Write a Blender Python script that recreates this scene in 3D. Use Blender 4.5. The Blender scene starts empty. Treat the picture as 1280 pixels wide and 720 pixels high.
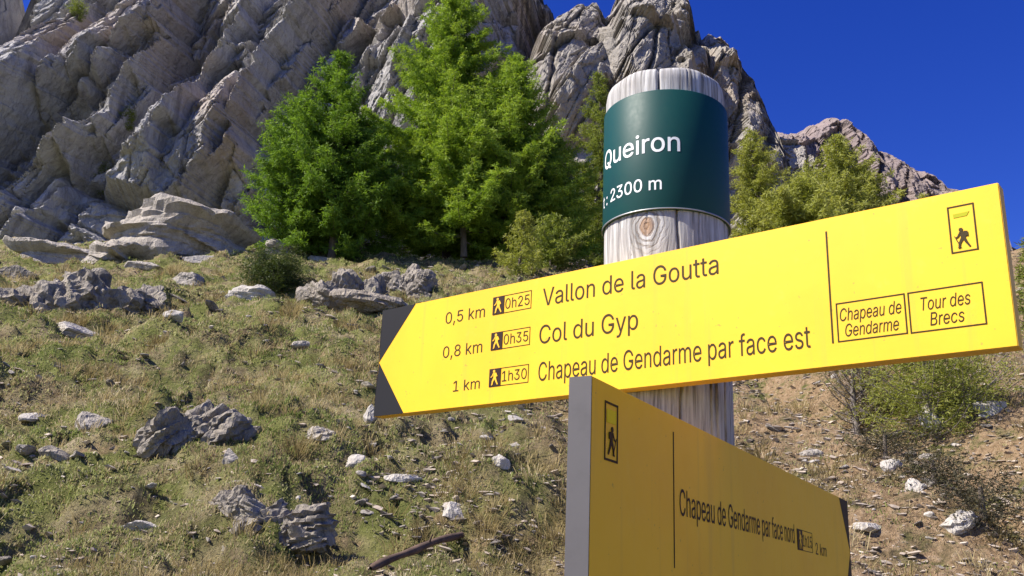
import bpy, bmesh, math, random
import numpy as np
from mathutils import Vector, Matrix

S = bpy.context.scene
C = S.collection
RAD = math.radians

# ------------------------------------------------------------------ camera
F_PX, PITCH, ROLL = 1176.4, 0.3068, 0.0452
cam_d = bpy.data.cameras.new('camera'); cam = bpy.data.objects.new('camera', cam_d); C.objects.link(cam)
cam_d.sensor_width = 36.0; cam_d.lens = 36.0*F_PX/1280.0
cam_d.clip_start = 0.05; cam_d.clip_end = 4000
FW = Vector((0, math.cos(PITCH), math.sin(PITCH))); UP = Vector((0, -math.sin(PITCH), math.cos(PITCH))); RT = Vector((1, 0, 0))
RT2 = RT*math.cos(ROLL)+UP*math.sin(ROLL); UP2 = UP*math.cos(ROLL)-RT*math.sin(ROLL)
cam.matrix_world = Matrix(((RT2.x, UP2.x, -FW.x, 0), (RT2.y, UP2.y, -FW.y, 0), (RT2.z, UP2.z, -FW.z, 0), (0, 0, 0, 1)))
S.camera = cam

def ray(px, py):                     # direction of a picture point (photo is 1280 x 720)
    d = FW+(RT2*(px-640)-UP2*(py-360))/F_PX
    return d.normalized()
def on_plane(px, py, Y):             # where that direction meets the upright plane y = Y
    d = ray(px, py); t = Y/d.y
    return d.x*t, d.z*t

# ------------------------------------------------------------------ light
SUN_EL, SUN_AZ = 46.0, -106.0        # azimuth clockwise from +Y
w = bpy.data.worlds.new('World'); S.world = w; w.use_nodes = True
nt = w.node_tree; nt.nodes.clear()
sky = nt.nodes.new('ShaderNodeTexSky'); sky.sky_type = 'NISHITA'; sky.sun_disc = False
sky.sun_elevation = RAD(SUN_EL); sky.sun_rotation = RAD(SUN_AZ % 360)
sky.altitude = 2300; sky.air_density = 1.1; sky.dust_density = 0.9; sky.ozone_density = 4.0
hs = nt.nodes.new('ShaderNodeHueSaturation'); hs.inputs['Saturation'].default_value = 1.32; hs.inputs['Hue'].default_value = 0.532
bg = nt.nodes.new('ShaderNodeBackground'); bg.inputs['Strength'].default_value = 0.095
wo = nt.nodes.new('ShaderNodeOutputWorld')
nt.links.new(sky.outputs[0], hs.inputs['Color']); nt.links.new(hs.outputs[0], bg.inputs[0]); nt.links.new(bg.outputs[0], wo.inputs[0])
sl = bpy.data.lights.new('sun', 'SUN'); sl.energy = 5.0; sl.angle = RAD(0.53); sl.color = (1.0, 0.93, 0.82)
so = bpy.data.objects.new('sun', sl); C.objects.link(so)
sd = Vector((math.sin(RAD(SUN_AZ))*math.cos(RAD(SUN_EL)), math.cos(RAD(SUN_AZ))*math.cos(RAD(SUN_EL)), math.sin(RAD(SUN_EL))))
so.rotation_euler = sd.to_track_quat('Z', 'Y').to_euler(); so.location = sd*50
S.view_settings.view_transform = 'Standard'; S.view_settings.look = 'None'
S.view_settings.exposure = 0.85; S.view_settings.gamma = 1.0; S.view_settings.use_curve_mapping = False

# ------------------------------------------------------------------ helpers
def tag(o, label=None, cat=None, group=None, kind=None):
    if label: o['label'] = label
    if cat: o['category'] = cat
    if group: o['group'] = group
    if kind: o['kind'] = kind
    return o
def link(name, me, mat=None, parent=None):
    o = bpy.data.objects.new(name, me); C.objects.link(o)
    if mat is not None and len(me.materials) == 0: me.materials.append(mat)
    if parent is not None: o.parent = parent
    return o
def empty(name, loc=(0, 0, 0)):
    o = bpy.data.objects.new(name, None); C.objects.link(o); o.location = loc; o.empty_display_size = .2
    return o
def np_mesh(name, co, faces, smooth=True, attr=None):
    """co (n,3); faces (m,3) or (m,4) int arrays, or a list of such arrays; attr: dict name -> per-vertex float"""
    fl = faces if isinstance(faces, (list, tuple)) else [faces]
    me = bpy.data.meshes.new(name)
    co = np.ascontiguousarray(co, dtype=np.float32)
    me.vertices.add(len(co)); me.vertices.foreach_set('co', co.ravel())
    idx = np.concatenate([np.asarray(f, dtype=np.int32).ravel() for f in fl])
    cnt = np.concatenate([np.full(len(f), f.shape[1], dtype=np.int32) for f in fl])
    st = np.concatenate([[0], np.cumsum(cnt)[:-1]]).astype(np.int32)
    me.loops.add(len(idx)); me.loops.foreach_set('vertex_index', idx)
    me.polygons.add(len(cnt)); me.polygons.foreach_set('loop_start', st)
    me.polygons.foreach_set('use_smooth', np.full(len(cnt), smooth, dtype=bool))
    me.update(calc_edges=True); me.validate()
    if attr:
        for k, v in attr.items():
            a = me.attributes.new(k, 'FLOAT', 'POINT'); a.data.foreach_set('value', np.ascontiguousarray(v, dtype=np.float32))
    return me
def grid_faces(nr, nc):
    i = np.arange(nr*nc).reshape(nr, nc)
    return np.stack([i[:-1, :-1], i[:-1, 1:], i[1:, 1:], i[1:, :-1]], -1).reshape(-1, 4)

# --- noise in numpy
def _hash(ix, iy, iz, seed):
    h = (ix.astype(np.uint32)*np.uint32(374761393)+iy.astype(np.uint32)*np.uint32(668265263)
         + iz.astype(np.uint32)*np.uint32(2147483647)+np.uint32((seed*974634773) & 0xffffffff))
    h = (h ^ (h >> np.uint32(13)))*np.uint32(1274126177)
    h = (h ^ (h >> np.uint32(16)))*np.uint32(2246822519)
    return h ^ (h >> np.uint32(15))
def _h01(ix, iy, iz, seed): return _hash(ix, iy, iz, seed).astype(np.float64)/4294967295.0
_G = np.array([[1, 1, 0], [-1, 1, 0], [1, -1, 0], [-1, -1, 0], [1, 0, 1], [-1, 0, 1], [1, 0, -1], [-1, 0, -1],
               [0, 1, 1], [0, -1, 1], [0, 1, -1], [0, -1, -1]], dtype=np.float64)
def perlin(x, y, z, seed=0):
    x, y, z = np.broadcast_arrays(np.asarray(x, float), np.asarray(y, float), np.asarray(z, float))
    xi, yi, zi = np.floor(x).astype(np.int64), np.floor(y).astype(np.int64), np.floor(z).astype(np.int64)
    xf, yf, zf = x-xi, y-yi, z-zi
    fd = lambda t: t*t*t*(t*(t*6-15)+10)
    u, v, w_ = fd(xf), fd(yf), fd(zf)
    def g(a, b, c):
        k = _G[_hash(xi+a, yi+b, zi+c, seed) % np.uint32(12)]
        return k[..., 0]*(xf-a)+k[..., 1]*(yf-b)+k[..., 2]*(zf-c)
    x00 = g(0, 0, 0)*(1-u)+g(1, 0, 0)*u; x10 = g(0, 1, 0)*(1-u)+g(1, 1, 0)*u
    x01 = g(0, 0, 1)*(1-u)+g(1, 0, 1)*u; x11 = g(0, 1, 1)*(1-u)+g(1, 1, 1)*u
    return (x00*(1-v)+x10*v)*(1-w_)+(x01*(1-v)+x11*v)*w_
def fbm(x, y, z=0.0, octv=4, seed=0, gain=.5, ridged=False):
    a, s, t = 1.0, 0.0, 0.0
    for o in range(octv):
        n = perlin(np.asarray(x)*2.03**o, np.asarray(y)*2.03**o, np.asarray(z)*2.03**o, seed+o*17)
        if ridged: n = 1-2.2*np.abs(n)
        s = s+a*n; t += a; a *= gain
    return s/t
def worley(x, y, seed=0, jit=.9):
    """nearest cell on a jittered 2-D grid: F1, F2, random per-cell values, offset from the cell point"""
    xi, yi = np.floor(x).astype(np.int64), np.floor(y).astype(np.int64)
    F1 = np.full(x.shape, 9.0); F2 = F1.copy(); dx1 = np.zeros(x.shape); dy1 = dx1.copy()
    cx1 = np.zeros(x.shape, np.int64); cy1 = cx1.copy(); zz = np.zeros(x.shape, np.int64)
    for a in (-1, 0, 1):
        for b in (-1, 0, 1):
            cx, cy = xi+a, yi+b
            px = cx+.5+jit*(_h01(cx, cy, zz, seed)-.5); py = cy+.5+jit*(_h01(cx, cy, zz, seed+1)-.5)
            dx, dy = x-px, y-py; d = np.hypot(dx, dy)
            n = d < F1
            F2 = np.where(n, F1, np.minimum(F2, d)); F1 = np.where(n, d, F1)
            dx1 = np.where(n, dx, dx1); dy1 = np.where(n, dy, dy1); cx1 = np.where(n, cx, cx1); cy1 = np.where(n, cy, cy1)
    r = [_h01(cx1, cy1, zz, seed+s)*2-1 for s in (2, 3, 4)]
    return F1, F2, r, dx1, dy1
def sstep(a, b, x):
    t = np.clip((x-a)/(b-a), 0, 1); return t*t*(3-2*t)

# --- materials
def mat_new(name):
    m = bpy.data.materials.new(name); m.use_nodes = True
    nt = m.node_tree; b = nt.nodes['Principled BSDF']
    return m, nt, b
class NT:
    def __init__(s, nt): s.nt = nt
    def n(s, t, **kw):
        x = s.nt.nodes.new(t)
        for k, v in kw.items(): setattr(x, k, v)
        return x
    def l(s, a, b): s.nt.links.new(a, b)
    def coord(s, scale=(1, 1, 1), rot=(0, 0, 0), kind='Object'):
        tc = s.n('ShaderNodeTexCoord'); mp = s.n('ShaderNodeMapping'); s.l(tc.outputs[kind], mp.inputs[0])
        mp.inputs['Scale'].default_value = scale; mp.inputs['Rotation'].default_value = rot
        return mp.outputs[0]
    def noise(s, vec, scale, detail=6, rough=.6, dist=0.0):
        x = s.n('ShaderNodeTexNoise'); s.l(vec, x.inputs['Vector']); x.inputs['Scale'].default_value = scale
        x.inputs['Detail'].default_value = detail; x.inputs['Roughness'].default_value = rough; x.inputs['Distortion'].default_value = dist
        return x.outputs['Fac']
    def ramp(s, fac, stops):
        x = s.n('ShaderNodeValToRGB'); s.l(fac, x.inputs[0]); e = x.color_ramp.elements
        while len(e) < len(stops): e.new(.5)
        for k, (p, c) in zip(e, stops):
            k.position = p; k.color = (*c, 1) if len(c) == 3 else c
        return x.outputs[0]
    def rr(s, fac, a, b):
        x = s.n('ShaderNodeMapRange'); s.l(fac, x.inputs[0]); x.inputs[1].default_value = a; x.inputs[2].default_value = b
        x.interpolation_type = 'SMOOTHSTEP'; return x.outputs[0]
    def mix(s, fac, a, b, mode='MIX'):
        x = s.n('ShaderNodeMix', data_type='RGBA', blend_type=mode)
        for v, i in ((fac, 0), (a, 6), (b, 7)):
            if isinstance(v, (int, float)): x.inputs[i].default_value = v
            elif isinstance(v, tuple): x.inputs[i].default_value = (*v, 1)
            else: s.l(v, x.inputs[i])
        return x.outputs[2]
    def math(s, op, a, b=None):
        x = s.n('ShaderNodeMath', operation=op)
        for v, i in ((a, 0), (b, 1)):
            if v is None: continue
            if isinstance(v, (int, float)): x.inputs[i].default_value = v
            else: s.l(v, x.inputs[i])
        return x.outputs[0]
    def bump(s, h, strength, dist, b):
        x = s.n('ShaderNodeBump'); s.l(h, x.inputs['Height']); x.inputs['Strength'].default_value = strength
        x.inputs['Distance'].default_value = dist; s.l(x.outputs[0], b.inputs['Normal']); return x
    def attr(s, name):
        x = s.n('ShaderNodeAttribute'); x.attribute_name = name; return x.outputs['Fac']

def rock_mat(name, pale, mid, dark, warm, scale=1.0, bump=.3, warm_amt=.5, lichen=None):
    m, nt, b = mat_new(name); g = NT(nt)
    v = g.coord((1, 1, 1)); vs = g.coord((1.0, 1.0, .45), (0, RAD(40), 0))
    n1 = g.noise(v, .35*scale, 8, .62); n2 = g.noise(vs, 1.6*scale, 8, .7, .4); n3 = g.noise(v, .11*scale, 4, .5); n4 = g.noise(v, 9*scale, 6, .7)
    c = g.ramp(n2, [(.33, dark), (.47, mid), (.60, pale)])
    c2 = g.ramp(n1, [(.3, mid), (.55, pale), (.75, pale)])
    c = g.mix(.5, c, c2)
    c = g.mix(g.math('MULTIPLY', g.rr(n3, .5, .66), warm_amt), c, warm)
    if lichen: c = g.mix(g.math('MULTIPLY', g.rr(g.noise(v, 3.1*scale, 6, .7), .56, .68), .6), c, lichen)
    c = g.mix(g.math('MULTIPLY', g.rr(n4, .52, .7), .45), c, dark)
    st = g.noise(g.coord((1.0, 1.0, .10)), .9*scale, 6, .65)                      # dark seepage stains running down
    c = g.mix(g.math('MULTIPLY', g.rr(st, .56, .68), .55), c, dark)
    g.l(c, b.inputs['Base Color']); b.inputs['Roughness'].default_value = .92; b.inputs['Specular IOR Level'].default_value = .2
    vo = g.n('ShaderNodeTexVoronoi', feature='DISTANCE_TO_EDGE'); wv = g.n('ShaderNodeVectorMath', operation='ADD')
    wn = g.n('ShaderNodeTexNoise'); g.l(vs, wn.inputs['Vector']); wn.inputs['Scale'].default_value = 1.5*scale; g.l(wn.outputs['Color'], wv.inputs[0]); g.l(vs, wv.inputs[1])
    g.l(wv.outputs[0], vo.inputs['Vector']); vo.inputs['Scale'].default_value = 1.9*scale
    crk = g.rr(vo.outputs['Distance'], 0.0, .05)
    c = g.mix(g.math('MULTIPLY', g.math('SUBTRACT', 1.0, crk), .16), c, tuple(v_*.6 for v_ in dark))
    vf = g.n('ShaderNodeTexVoronoi'); g.l(wv.outputs[0], vf.inputs['Vector']); vf.inputs['Scale'].default_value = 3.7*scale
    g.l(c, b.inputs['Base Color'])
    h = g.math('ADD', g.math('ADD', g.math('MULTIPLY', n2, 1.0), g.math('MULTIPLY', n4, .35)), g.math('ADD', g.math('MULTIPLY', crk, .12), g.math('MULTIPLY', vf.outputs['Distance'], .55)))
    g.bump(h, bump, .5/scale, b)
    return m
M = {}
M['cliff'] = rock_mat('limestone_cliff', (.45, .435, .42), (.305, .297, .292), (.105, .10, .102), (.44, .335, .25), .55, .6, .45)
M['tower'] = rock_mat('tower_rock', (.40, .365, .32), (.265, .245, .22), (.105, .098, .095), (.44, .34, .26), .6, .6, .6)
M['ridge'] = rock_mat('ridge_rock', (.28, .225, .215), (.195, .16, .155), (.10, .085, .085), (.34, .27, .23), .2, .5, .5)
M['stone'] = rock_mat('field_stone', (.48, .435, .375), (.29, .26, .225), (.11, .10, .095), (.36, .29, .22), 3.0, .5, .3, (.20, .19, .12))
M['slate'] = rock_mat('dark_stone', (.40, .355, .295), (.195, .172, .145), (.058, .052, .047), (.27, .21, .145), 2.4, .6, .3, (.17, .16, .09))
M['pale'] = rock_mat('pale_stone', (.54, .50, .45), (.40, .37, .32), (.20, .18, .16), (.42, .35, .26), 4.0, .4, .3)

# ------------------------------------------------------------------ ground
def gully_x(y): return 3.45-.125*y+.16*np.sin(y*1.15)+.07*np.sin(y*2.9+1)
def ground_z(x, y, fine=True):
    x = np.asarray(x, float); y = np.asarray(y, float)
    yy = np.minimum(y, 27.0)
    z = -1.6+.36*yy+.0017*np.where(yy > 0, yy*yy, 0)
    over = np.maximum(y-27.0, 0)
    z = z+.22*over*(1-np.exp(-over/6.0))+.0*over
    z = z+.035*np.minimum(x+8, 0)*sstep(6, 20, y)
    z = z+sstep(5, 22, x)*sstep(8, 26, y)*2.0
    # gully on the right: a lip, a drop and a far bank
    s = x-gully_x(y); fade = sstep(1.5, 4.5, y)*(1-sstep(12, 17, y))
    lip = .10*np.exp(-(np.minimum(s, 0)/.8)**2)*(s <= 0)+.10*(s > 0)*(1-sstep(0, .16, s))
    drop = -.75*sstep(0.0, .5, s)*(1-sstep(.7, 2.6, s))
    z = z+fade*(lip+drop)
    z = z+.02*sstep(2, 7, s)*np.maximum(s-2, 0)*fade
    z = z+.45*fbm(x*.13, y*.13, 0, 3, 5)+.30*fbm(x*.42, y*.42, 1.3, 3, 9)
    if fine:
        left = 1-.6*sstep(-.3, 2.4, x)
        F1, F2, r, _, _ = worley(x*2.2+.4*perlin(x*1.1, y*1.1, 0, 3), y*2.3+.4*perlin(x*1.1, y*1.1, 7, 3), 21)
        mound = np.clip(1-(F1/.62)**2, 0, 1)*(.5+.5*r[0])
        n = fbm(x*.9, y*.9, 2.0, 3, 31)
        t = n*6; ts = np.floor(t)+sstep(.35, .75, t-np.floor(t))
        z = z+left*(.15*mound+.42*ts/6+.05*n)
        F1, F2, r, _, _ = worley(x*5.2+.5*perlin(x*2.5, y*2.5, 2, 13), y*5.6+.5*perlin(x*2.5, y*2.5, 9, 13), 77)
        z = z+(.35+.65*left)*.075*np.clip(1-(F1/.6)**2, 0, 1)*(.5+.5*r[0])
        z = z+.035*fbm(x*5.5, y*5.5, 3.0, 3, 41)
    return z
def to_ground(px, py):
    d = ray(px, py); t = np.concatenate([np.arange(1.5, 40, .02), np.arange(40, 160, .2)])
    below = ground_z(d.x*t, d.y*t) > d.z*t
    k = int(np.argmax(below)) if below.any() else len(t)-1
    return Vector((d.x*t[k], d.y*t[k], float(ground_z(np.array([d.x*t[k]]), np.array([d.y*t[k]]))[0]))), float(t[k])

def build_ground():
    OY = -3.0
    r = np.concatenate([1.0*np.exp(np.arange(0, math.log(45), .0078)), 45*np.exp(np.arange(.0078, math.log(40), .03))])
    az = np.radians(np.linspace(-80, 80, 900)); az = az*(.55+.45*np.abs(az)/az.max())
    R, A = np.meshgrid(r, az, indexing='ij')
    X, Y = R*np.sin(A), OY+R*np.cos(A)
    Z = ground_z(X, Y)
    co = np.stack([X, Y, Z], -1).reshape(-1, 3)
    m, nt, b = mat_new('alpine_turf'); g = NT(nt); v = g.coord()
    n1 = g.noise(v, .55, 6, .6); n2 = g.noise(v, 3.5, 8, .72); n3 = g.noise(v, 22, 6, .75); n4 = g.noise(v, 1.4, 6, .65)
    turf = g.ramp(n2, [(.30, (.05, .038, .024)), (.44, (.16, .125, .07)), (.56, (.28, .23, .13)), (.70, (.40, .33, .21))])
    grn = g.ramp(n2, [(.30, (.06, .065, .02)), (.5, (.16, .175, .05)), (.68, (.26, .255, .09))])
    c = g.mix(g.rr(n4, .42, .60), grn, turf)
    soil = g.ramp(n3, [(.3, (.14, .09, .05)), (.5, (.34, .235, .135)), (.66, (.47, .35, .225))])
    sx = g.n('ShaderNodeSeparateXYZ'); tc = g.n('ShaderNodeTexCoord'); g.l(tc.outputs['Object'], sx.inputs[0])
    edge = g.math('ADD', sx.outputs[0], g.math('MULTIPLY', g.math('SUBTRACT', n1, .5), 5.0))
    right = g.rr(edge, -.4, 1.6)
    bare = g.math('MAXIMUM', g.math('MULTIPLY', right, g.rr(n2, .38, .52)), g.math('MULTIPLY', g.rr(g.noise(v, 1.9, 8, .7), .57, .66), .75))
    c = g.mix(bare, c, soil)
    c = g.mix(g.math('MULTIPLY', g.rr(n3, .60, .70), .7), c, (.42, .38, .32))
    g.l(c, b.inputs['Base Color']); b.inputs['Roughness'].default_value = .95; b.inputs['Specular IOR Level'].default_value = .1
    g.bump(g.math('ADD', n2, g.math('MULTIPLY', n3, .6)), 1.0, .09, b)
    o = link('ground', np_mesh('ground', co, grid_faces(*X.shape)[:, ::-1]), m)
    tag(o, 'steep mountainside of patchy alpine turf and bare stony earth', kind='structure')
build_ground()

# ------------------------------------------------------------------ cliffs
def cliff(name, Y, sky_px, x_px, base_z, step, ridges, mat, label, seed, lean=.25, scale=1.0, strata=56, back=.35, amp=1.0, rolloff=.25, jag=1.0, bulges=()):
    Hm = on_plane(640, max(min(p[1] for p in sky_px), -60), Y)[1]*1.15-base_z     # typical height; the face leans, so crest and middle lie further back
    Ym = Y+lean*Hm*.45
    def crest(a, b):
        Yt = Y
        for _ in range(12):
            X_, Z_ = on_plane(a, b, Yt); Yt = Y+lean*(Z_-base_z-4)+max(Z_-base_z, 0)*rolloff*.75
        return X_, Z_
    x0, x1 = on_plane(x_px[0], 300, Ym)[0], on_plane(x_px[1], 300, Ym)[0]
    sk = np.array([crest(a, b) for a, b in sky_px]); o = np.argsort(sk[:, 0]); sk = sk[o]
    xs = np.arange(x0, x1, step)
    top = np.interp(xs, sk[:, 0], sk[:, 1])+jag*(1.1*scale*fbm(xs*.55/scale, 0*xs, seed, 4, seed+3, .6))
    nz = int((top.max()-base_z)/step)
    v = np.linspace(0, 1, nz)
    X = np.repeat(xs[None, :], nz, 0); Z = base_z+v[:, None]*(top-base_z)[None, :]
    D = np.zeros_like(X)
    # big relief, set out by hand: each crest has a long flank on its left or upper side and a short drop on the other
    for pts, A, wl, wr in ridges:
        q = np.array([on_plane(a, b, Ym) for a, b in pts])
        best = np.full(X.shape, 1e9); sg = np.zeros_like(X); fd = np.zeros_like(X)
        wx = X+.8*scale*fbm(X*.3/scale, Z*.3/scale, 3.3, 3, seed+50); wz = Z+.8*scale*fbm(X*.3/scale, Z*.3/scale, 8.3, 3, seed+51)
        for i in range(len(q)-1):
            a, b = q[i], q[i+1]; d = b-a; L = np.hypot(*d); d = d/L
            t = np.clip((wx-a[0])*d[0]+(wz-a[1])*d[1], 0, L)
            ex, ez = wx-a[0]-t*d[0], wz-a[1]-t*d[1]; dd = np.hypot(ex, ez)
            side = d[0]*(wz-a[1])-d[1]*(wx-a[0])
            n = dd < best; best = np.where(n, dd, best); sg = np.where(n, np.sign(side), sg)
        prof = np.where(sg < 0, np.clip(1-best/wl, 0, 1), np.clip(1-best/wr, 0, 1))
        D += A*prof
    for bx, bz, rx, rz, A in bulges:
        (cx, cz), (ex, ez) = on_plane(bx, bz, Ym), on_plane(bx+rx, bz+rz, Ym)
        q = ((X-cx)/(ex-cx))**2+((Z-cz)/(ez-cz))**2
        D = np.maximum(D, A*np.sqrt(np.clip(1-q, 0, 1)))
    # jointed blocks at several sizes, stretched along the tilted beds
    ca, sa = math.cos(RAD(strata)), math.sin(RAD(strata))
    wrp = .45*scale
    U0 = X+wrp*fbm(X*.25/scale, Z*.25/scale, 0, 3, seed+60); V0 = Z+wrp*fbm(X*.25/scale, Z*.25/scale, 5, 3, seed+61)
    U = U0*ca+V0*sa; V = -U0*sa+V0*ca
    for size, a, st, tilt, crack, cd in ((11.0, 1.5, 2.4, .42, .0, 0), (4.4, .95, 2.2, .46, .02, .4), (1.9, .26, 2.2, .30, .0, 0), (.8, .10, 1.7, .34, .0, 0), (.34, .05, 1.4, .42, .0, 0)):
        size *= scale
        F1, F2, r, dx, dy = worley(U/(size*st), V/size, seed+int(size*10))
        a *= scale*amp
        D += a*r[0]*.8+tilt*size*(r[1]*dx*st*.5+r[2]*dy)*amp*.9
        if crack: D -= cd*scale*amp*np.exp(-((F2-F1)/crack)**2)
    # beds: slabs lying on one another along the tilted strata
    for per, a, tl_ in ((6.5, 1.1, .2), (2.2, .28, .06)):
        q = V/(per*scale)+.35*fbm(U*.06/scale, V*.1/scale, 2, 2, seed+90); k = np.floor(q); fr = q-k
        kk = k.astype(np.int64); seg = np.floor(U/(per*2.6*scale)+3*_h01(kk, kk*0, kk*0, seed+91)).astype(np.int64)
        D += scale*amp*(a*(_h01(kk, seg, kk*0, seed+92)-.5)+tl_*(fr-.5)*(.4+.8*_h01(kk, seg, kk*0, seed+93)))
    D += scale*amp*(.5*fbm(X*.12/scale, Z*.12/scale, 1, 3, seed+70)+.06*fbm(X*2.2/scale, Z*1.3/scale, 1, 4, seed+72, .6))
    # upright joints
    F1, F2, r, dx, dy = worley((U0-.35*V0)/(5.2*scale), V0/(20*scale), seed+95)
    D += 1.3*scale*amp*r[0]-.30*scale*amp*5.2*np.abs(r[1])*dx-1.6*scale*amp*np.exp(-((F2-F1)/.04)**2)
    F1, F2, r, dx, dy = worley((U0-.35*V0)/(2.2*scale), V0/(7*scale), seed+97)
    D += .24*scale*amp*r[0]-.4*scale*amp*np.exp(-((F2-F1)/.04)**2)
    # no face steeper than about 66 degrees to the wall, so scarps stay plane
    for lim in (3.0*step,):
        for c_ in range(1, D.shape[1]): D[:, c_] = np.minimum(D[:, c_], D[:, c_-1]+lim)
        for c_ in range(D.shape[1]-2, -1, -1): D[:, c_] = np.minimum(D[:, c_], D[:, c_+1]+lim)
        for c_ in range(1, D.shape[0]): D[c_] = np.minimum(D[c_], D[c_-1]+lim)
        for c_ in range(D.shape[0]-2, -1, -1): D[c_] = np.minimum(D[c_], D[c_+1]+lim)
    D += scale*amp*.035*fbm(X*5/scale, Z*4/scale, 1, 3, seed+73, .6)
    Yv = Y+lean*(Z-base_z-4)-D
    H = (top-base_z)[None, :]
    u = np.clip((v[:, None]-(1-rolloff))/rolloff, 0, 1)
    Yv += H*rolloff*.8*(1-np.sqrt(1-np.minimum(u, .9999)**2))
    # crest and back side, so that the rock is solid
    nb = 24; tb = np.linspace(0, 1, nb)[1:]
    Xb = np.repeat(xs[None, :], nb-1, 0)
    Yb = Yv[-1][None, :]+tb[:, None]*H*back+scale*.6*fbm(Xb*.5/scale, tb[:, None]*5, seed, 3, seed+80)*tb[:, None]
    Zb = Z[-1][None, :]-(tb[:, None]**1.6)*H
    co = np.stack([np.concatenate([X, Xb]), np.concatenate([Yv, Yb]), np.concatenate([Z, Zb])], -1)
    o = link(name, np_mesh(name, co.reshape(-1, 3), grid_faces(co.shape[0], co.shape[1]), smooth=False), mat)
    return tag(o, label, kind='structure')

YC = 58.0
CLIFF = cliff('cliff', YC, [(-260, 190), (-120, 150), (-30, 105), (0, 84), (9, 46), (24, -10), (120, -70), (250, -120), (400, -130), (520, -110), (600, -70), (660, -35), (680, -10), (690, 8), (700, 32), (715, 62), (740, 110), (790, 200)],
      (-260, 745), 6.0, .10,
      [([(122, 90), (62, 128), (0, 166), (-60, 205)], 6.5, 8.0, 3.0),
       ([(226, -40), (222, 20), (215, 60), (188, 118)], 4.6, 6.0, .5),
       ([(312, -40), (298, 30), (285, 70), (262, 112), (240, 190)], 3.8, 5.0, .6),
       ([(392, -10), (366, 30), (335, 70), (318, 150), (322, 215)], 4.2, 5.0, .7),
       ([(132, 195), (112, 260), (96, 330)], 2.8, 4.0, .7),
       ([(208, 120), (160, 190), (128, 215)], 2.2, 3.5, .7),
       ([(0, 330), (60, 255), (128, 205)], 1.8, 1.2, 3.0),
       ([(600, -60), (588, 0), (572, 60), (560, 140)], 10.0, 8.0, 6.0),
       ([(478, -20), (462, 40), (440, 110)], 2.4, 3.0, .8),
       ([(530, -40), (515, 20), (500, 90)], 2.0, 2.5, .8),
       ([(660, -60), (655, 0), (640, 90)], 2.0, 1.6, 1.2)],
      M['cliff'], 'tall grey limestone cliff of slanting slabs rising behind the meadow', 11, lean=.36, rolloff=.12)
cliff('rock_tower', 51.0, [(590, 175), (640, 128), (655, 100), (664, 78), (682, 58), (702, 40), (722, 26), (738, 24), (750, 40), (757, 34), (766, 14), (780, 4), (797, -2), (815, 4), (838, 18), (850, 34), (857, 58), (866, 52), (880, 48), (896, 60), (922, 100), (940, 146), (952, 184), (962, 235), (985, 330)],
      (590, 1030), 6.0, .10,
      [([(742, 20), (756, 60), (764, 130)], 1.6, 3.0, .5), ([(846, 15), (856, 60), (872, 130)], 2.0, 3.0, .6), ([(902, 50), (920, 110), (935, 190)], 3.0, 3.0, 3.0), ([(800, -20), (812, 50), (820, 120)], 1.2, 2.0, .5)],
      M['tower'], 'rounded grey rock towers standing behind the larches', 37, lean=.3, scale=.62, strata=65, rolloff=.22, amp=.8,
      bulges=[(712, 95, 62, 100, 3.2), (803, 60, 58, 120, 3.0), (872, 130, 66, 110, 2.6)], jag=.5)
cliff('far_ridge', 240.0, [(900, 190), (960, 178), (985, 172), (1008, 170), (1026, 166), (1043, 176), (1060, 190), (1090, 203), (1112, 212), (1146, 222), (1172, 244), (1200, 275), (1240, 312), (1300, 340), (1400, 365), (1600, 390)],
      (880, 1600), 30.0, .5,
      [([(1030, 160), (1035, 220), (1040, 290)], 8, 14, 5)],
      M['ridge'], 'far pinkish rocky ridge against the blue sky', 61, lean=.6, scale=2.2, strata=80, rolloff=.2, jag=1.5)

# ------------------------------------------------------------------ stones
def ico(sub):
    bm = bmesh.new(); bmesh.ops.create_icosphere(bm, subdivisions=sub, radius=1)
    co = np.array([v.co[:] for v in bm.verts]); f = np.array([[v.index for v in p.verts] for p in bm.faces]); bm.free()
    return co, f
ICO = {k: ico(k) for k in (2, 3, 4, 5)}
def rock_mesh(seed, dims, sub=4, planes=13, rough=.06, strata=0.0, tilt=0.0):
    rs = np.random.RandomState(seed); d, f = ICO[sub]
    n = rs.normal(size=(planes, 3)); n /= np.linalg.norm(n, axis=1)[:, None]; h = rs.uniform(.5, .95, planes)
    dot = d@n.T; rad = np.where(dot > .05, h[None, :]/np.maximum(dot, .05), 9)
    r = np.minimum(rad.min(1), 1.15)
    p = d*r[:, None]
    p = p*np.array(dims)[None, :]*.5
    s = float(np.mean(dims))
    q = p/s*3
    nn = d/np.array(dims)[None, :]; nn /= np.linalg.norm(nn, axis=1)[:, None]
    off = rough*s*(.9*fbm(q[:, 0]+seed, q[:, 1], q[:, 2], 4, seed % 91, .6)+.22*fbm(q[:, 0]*3+seed, q[:, 1]*3, q[:, 2]*3, 3, seed % 91+7, .6, True)-.1)
    if strata:
        a = p[:, 2]*math.cos(tilt)+p[:, 0]*math.sin(tilt)+.04*s*fbm(q[:, 0], q[:, 1], q[:, 2], 2, 5)
        ph = a/(s*.16); pr = perlin(ph*1.7+seed, q[:, 0]*.25, q[:, 1]*.25, 3); off += strata*s*2.0*np.clip(pr*3.0, -.5, .5)+strata*s*.6*perlin(ph*6, q[:, 0]*.5, q[:, 1]*.5, 9)
    p = p+nn*off[:, None]
    p[:, 2] -= p[:, 2].min()*.55            # sink: the lower part of the stone sits in the ground
    return np_mesh('rock', p, f, smooth=False)
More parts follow.
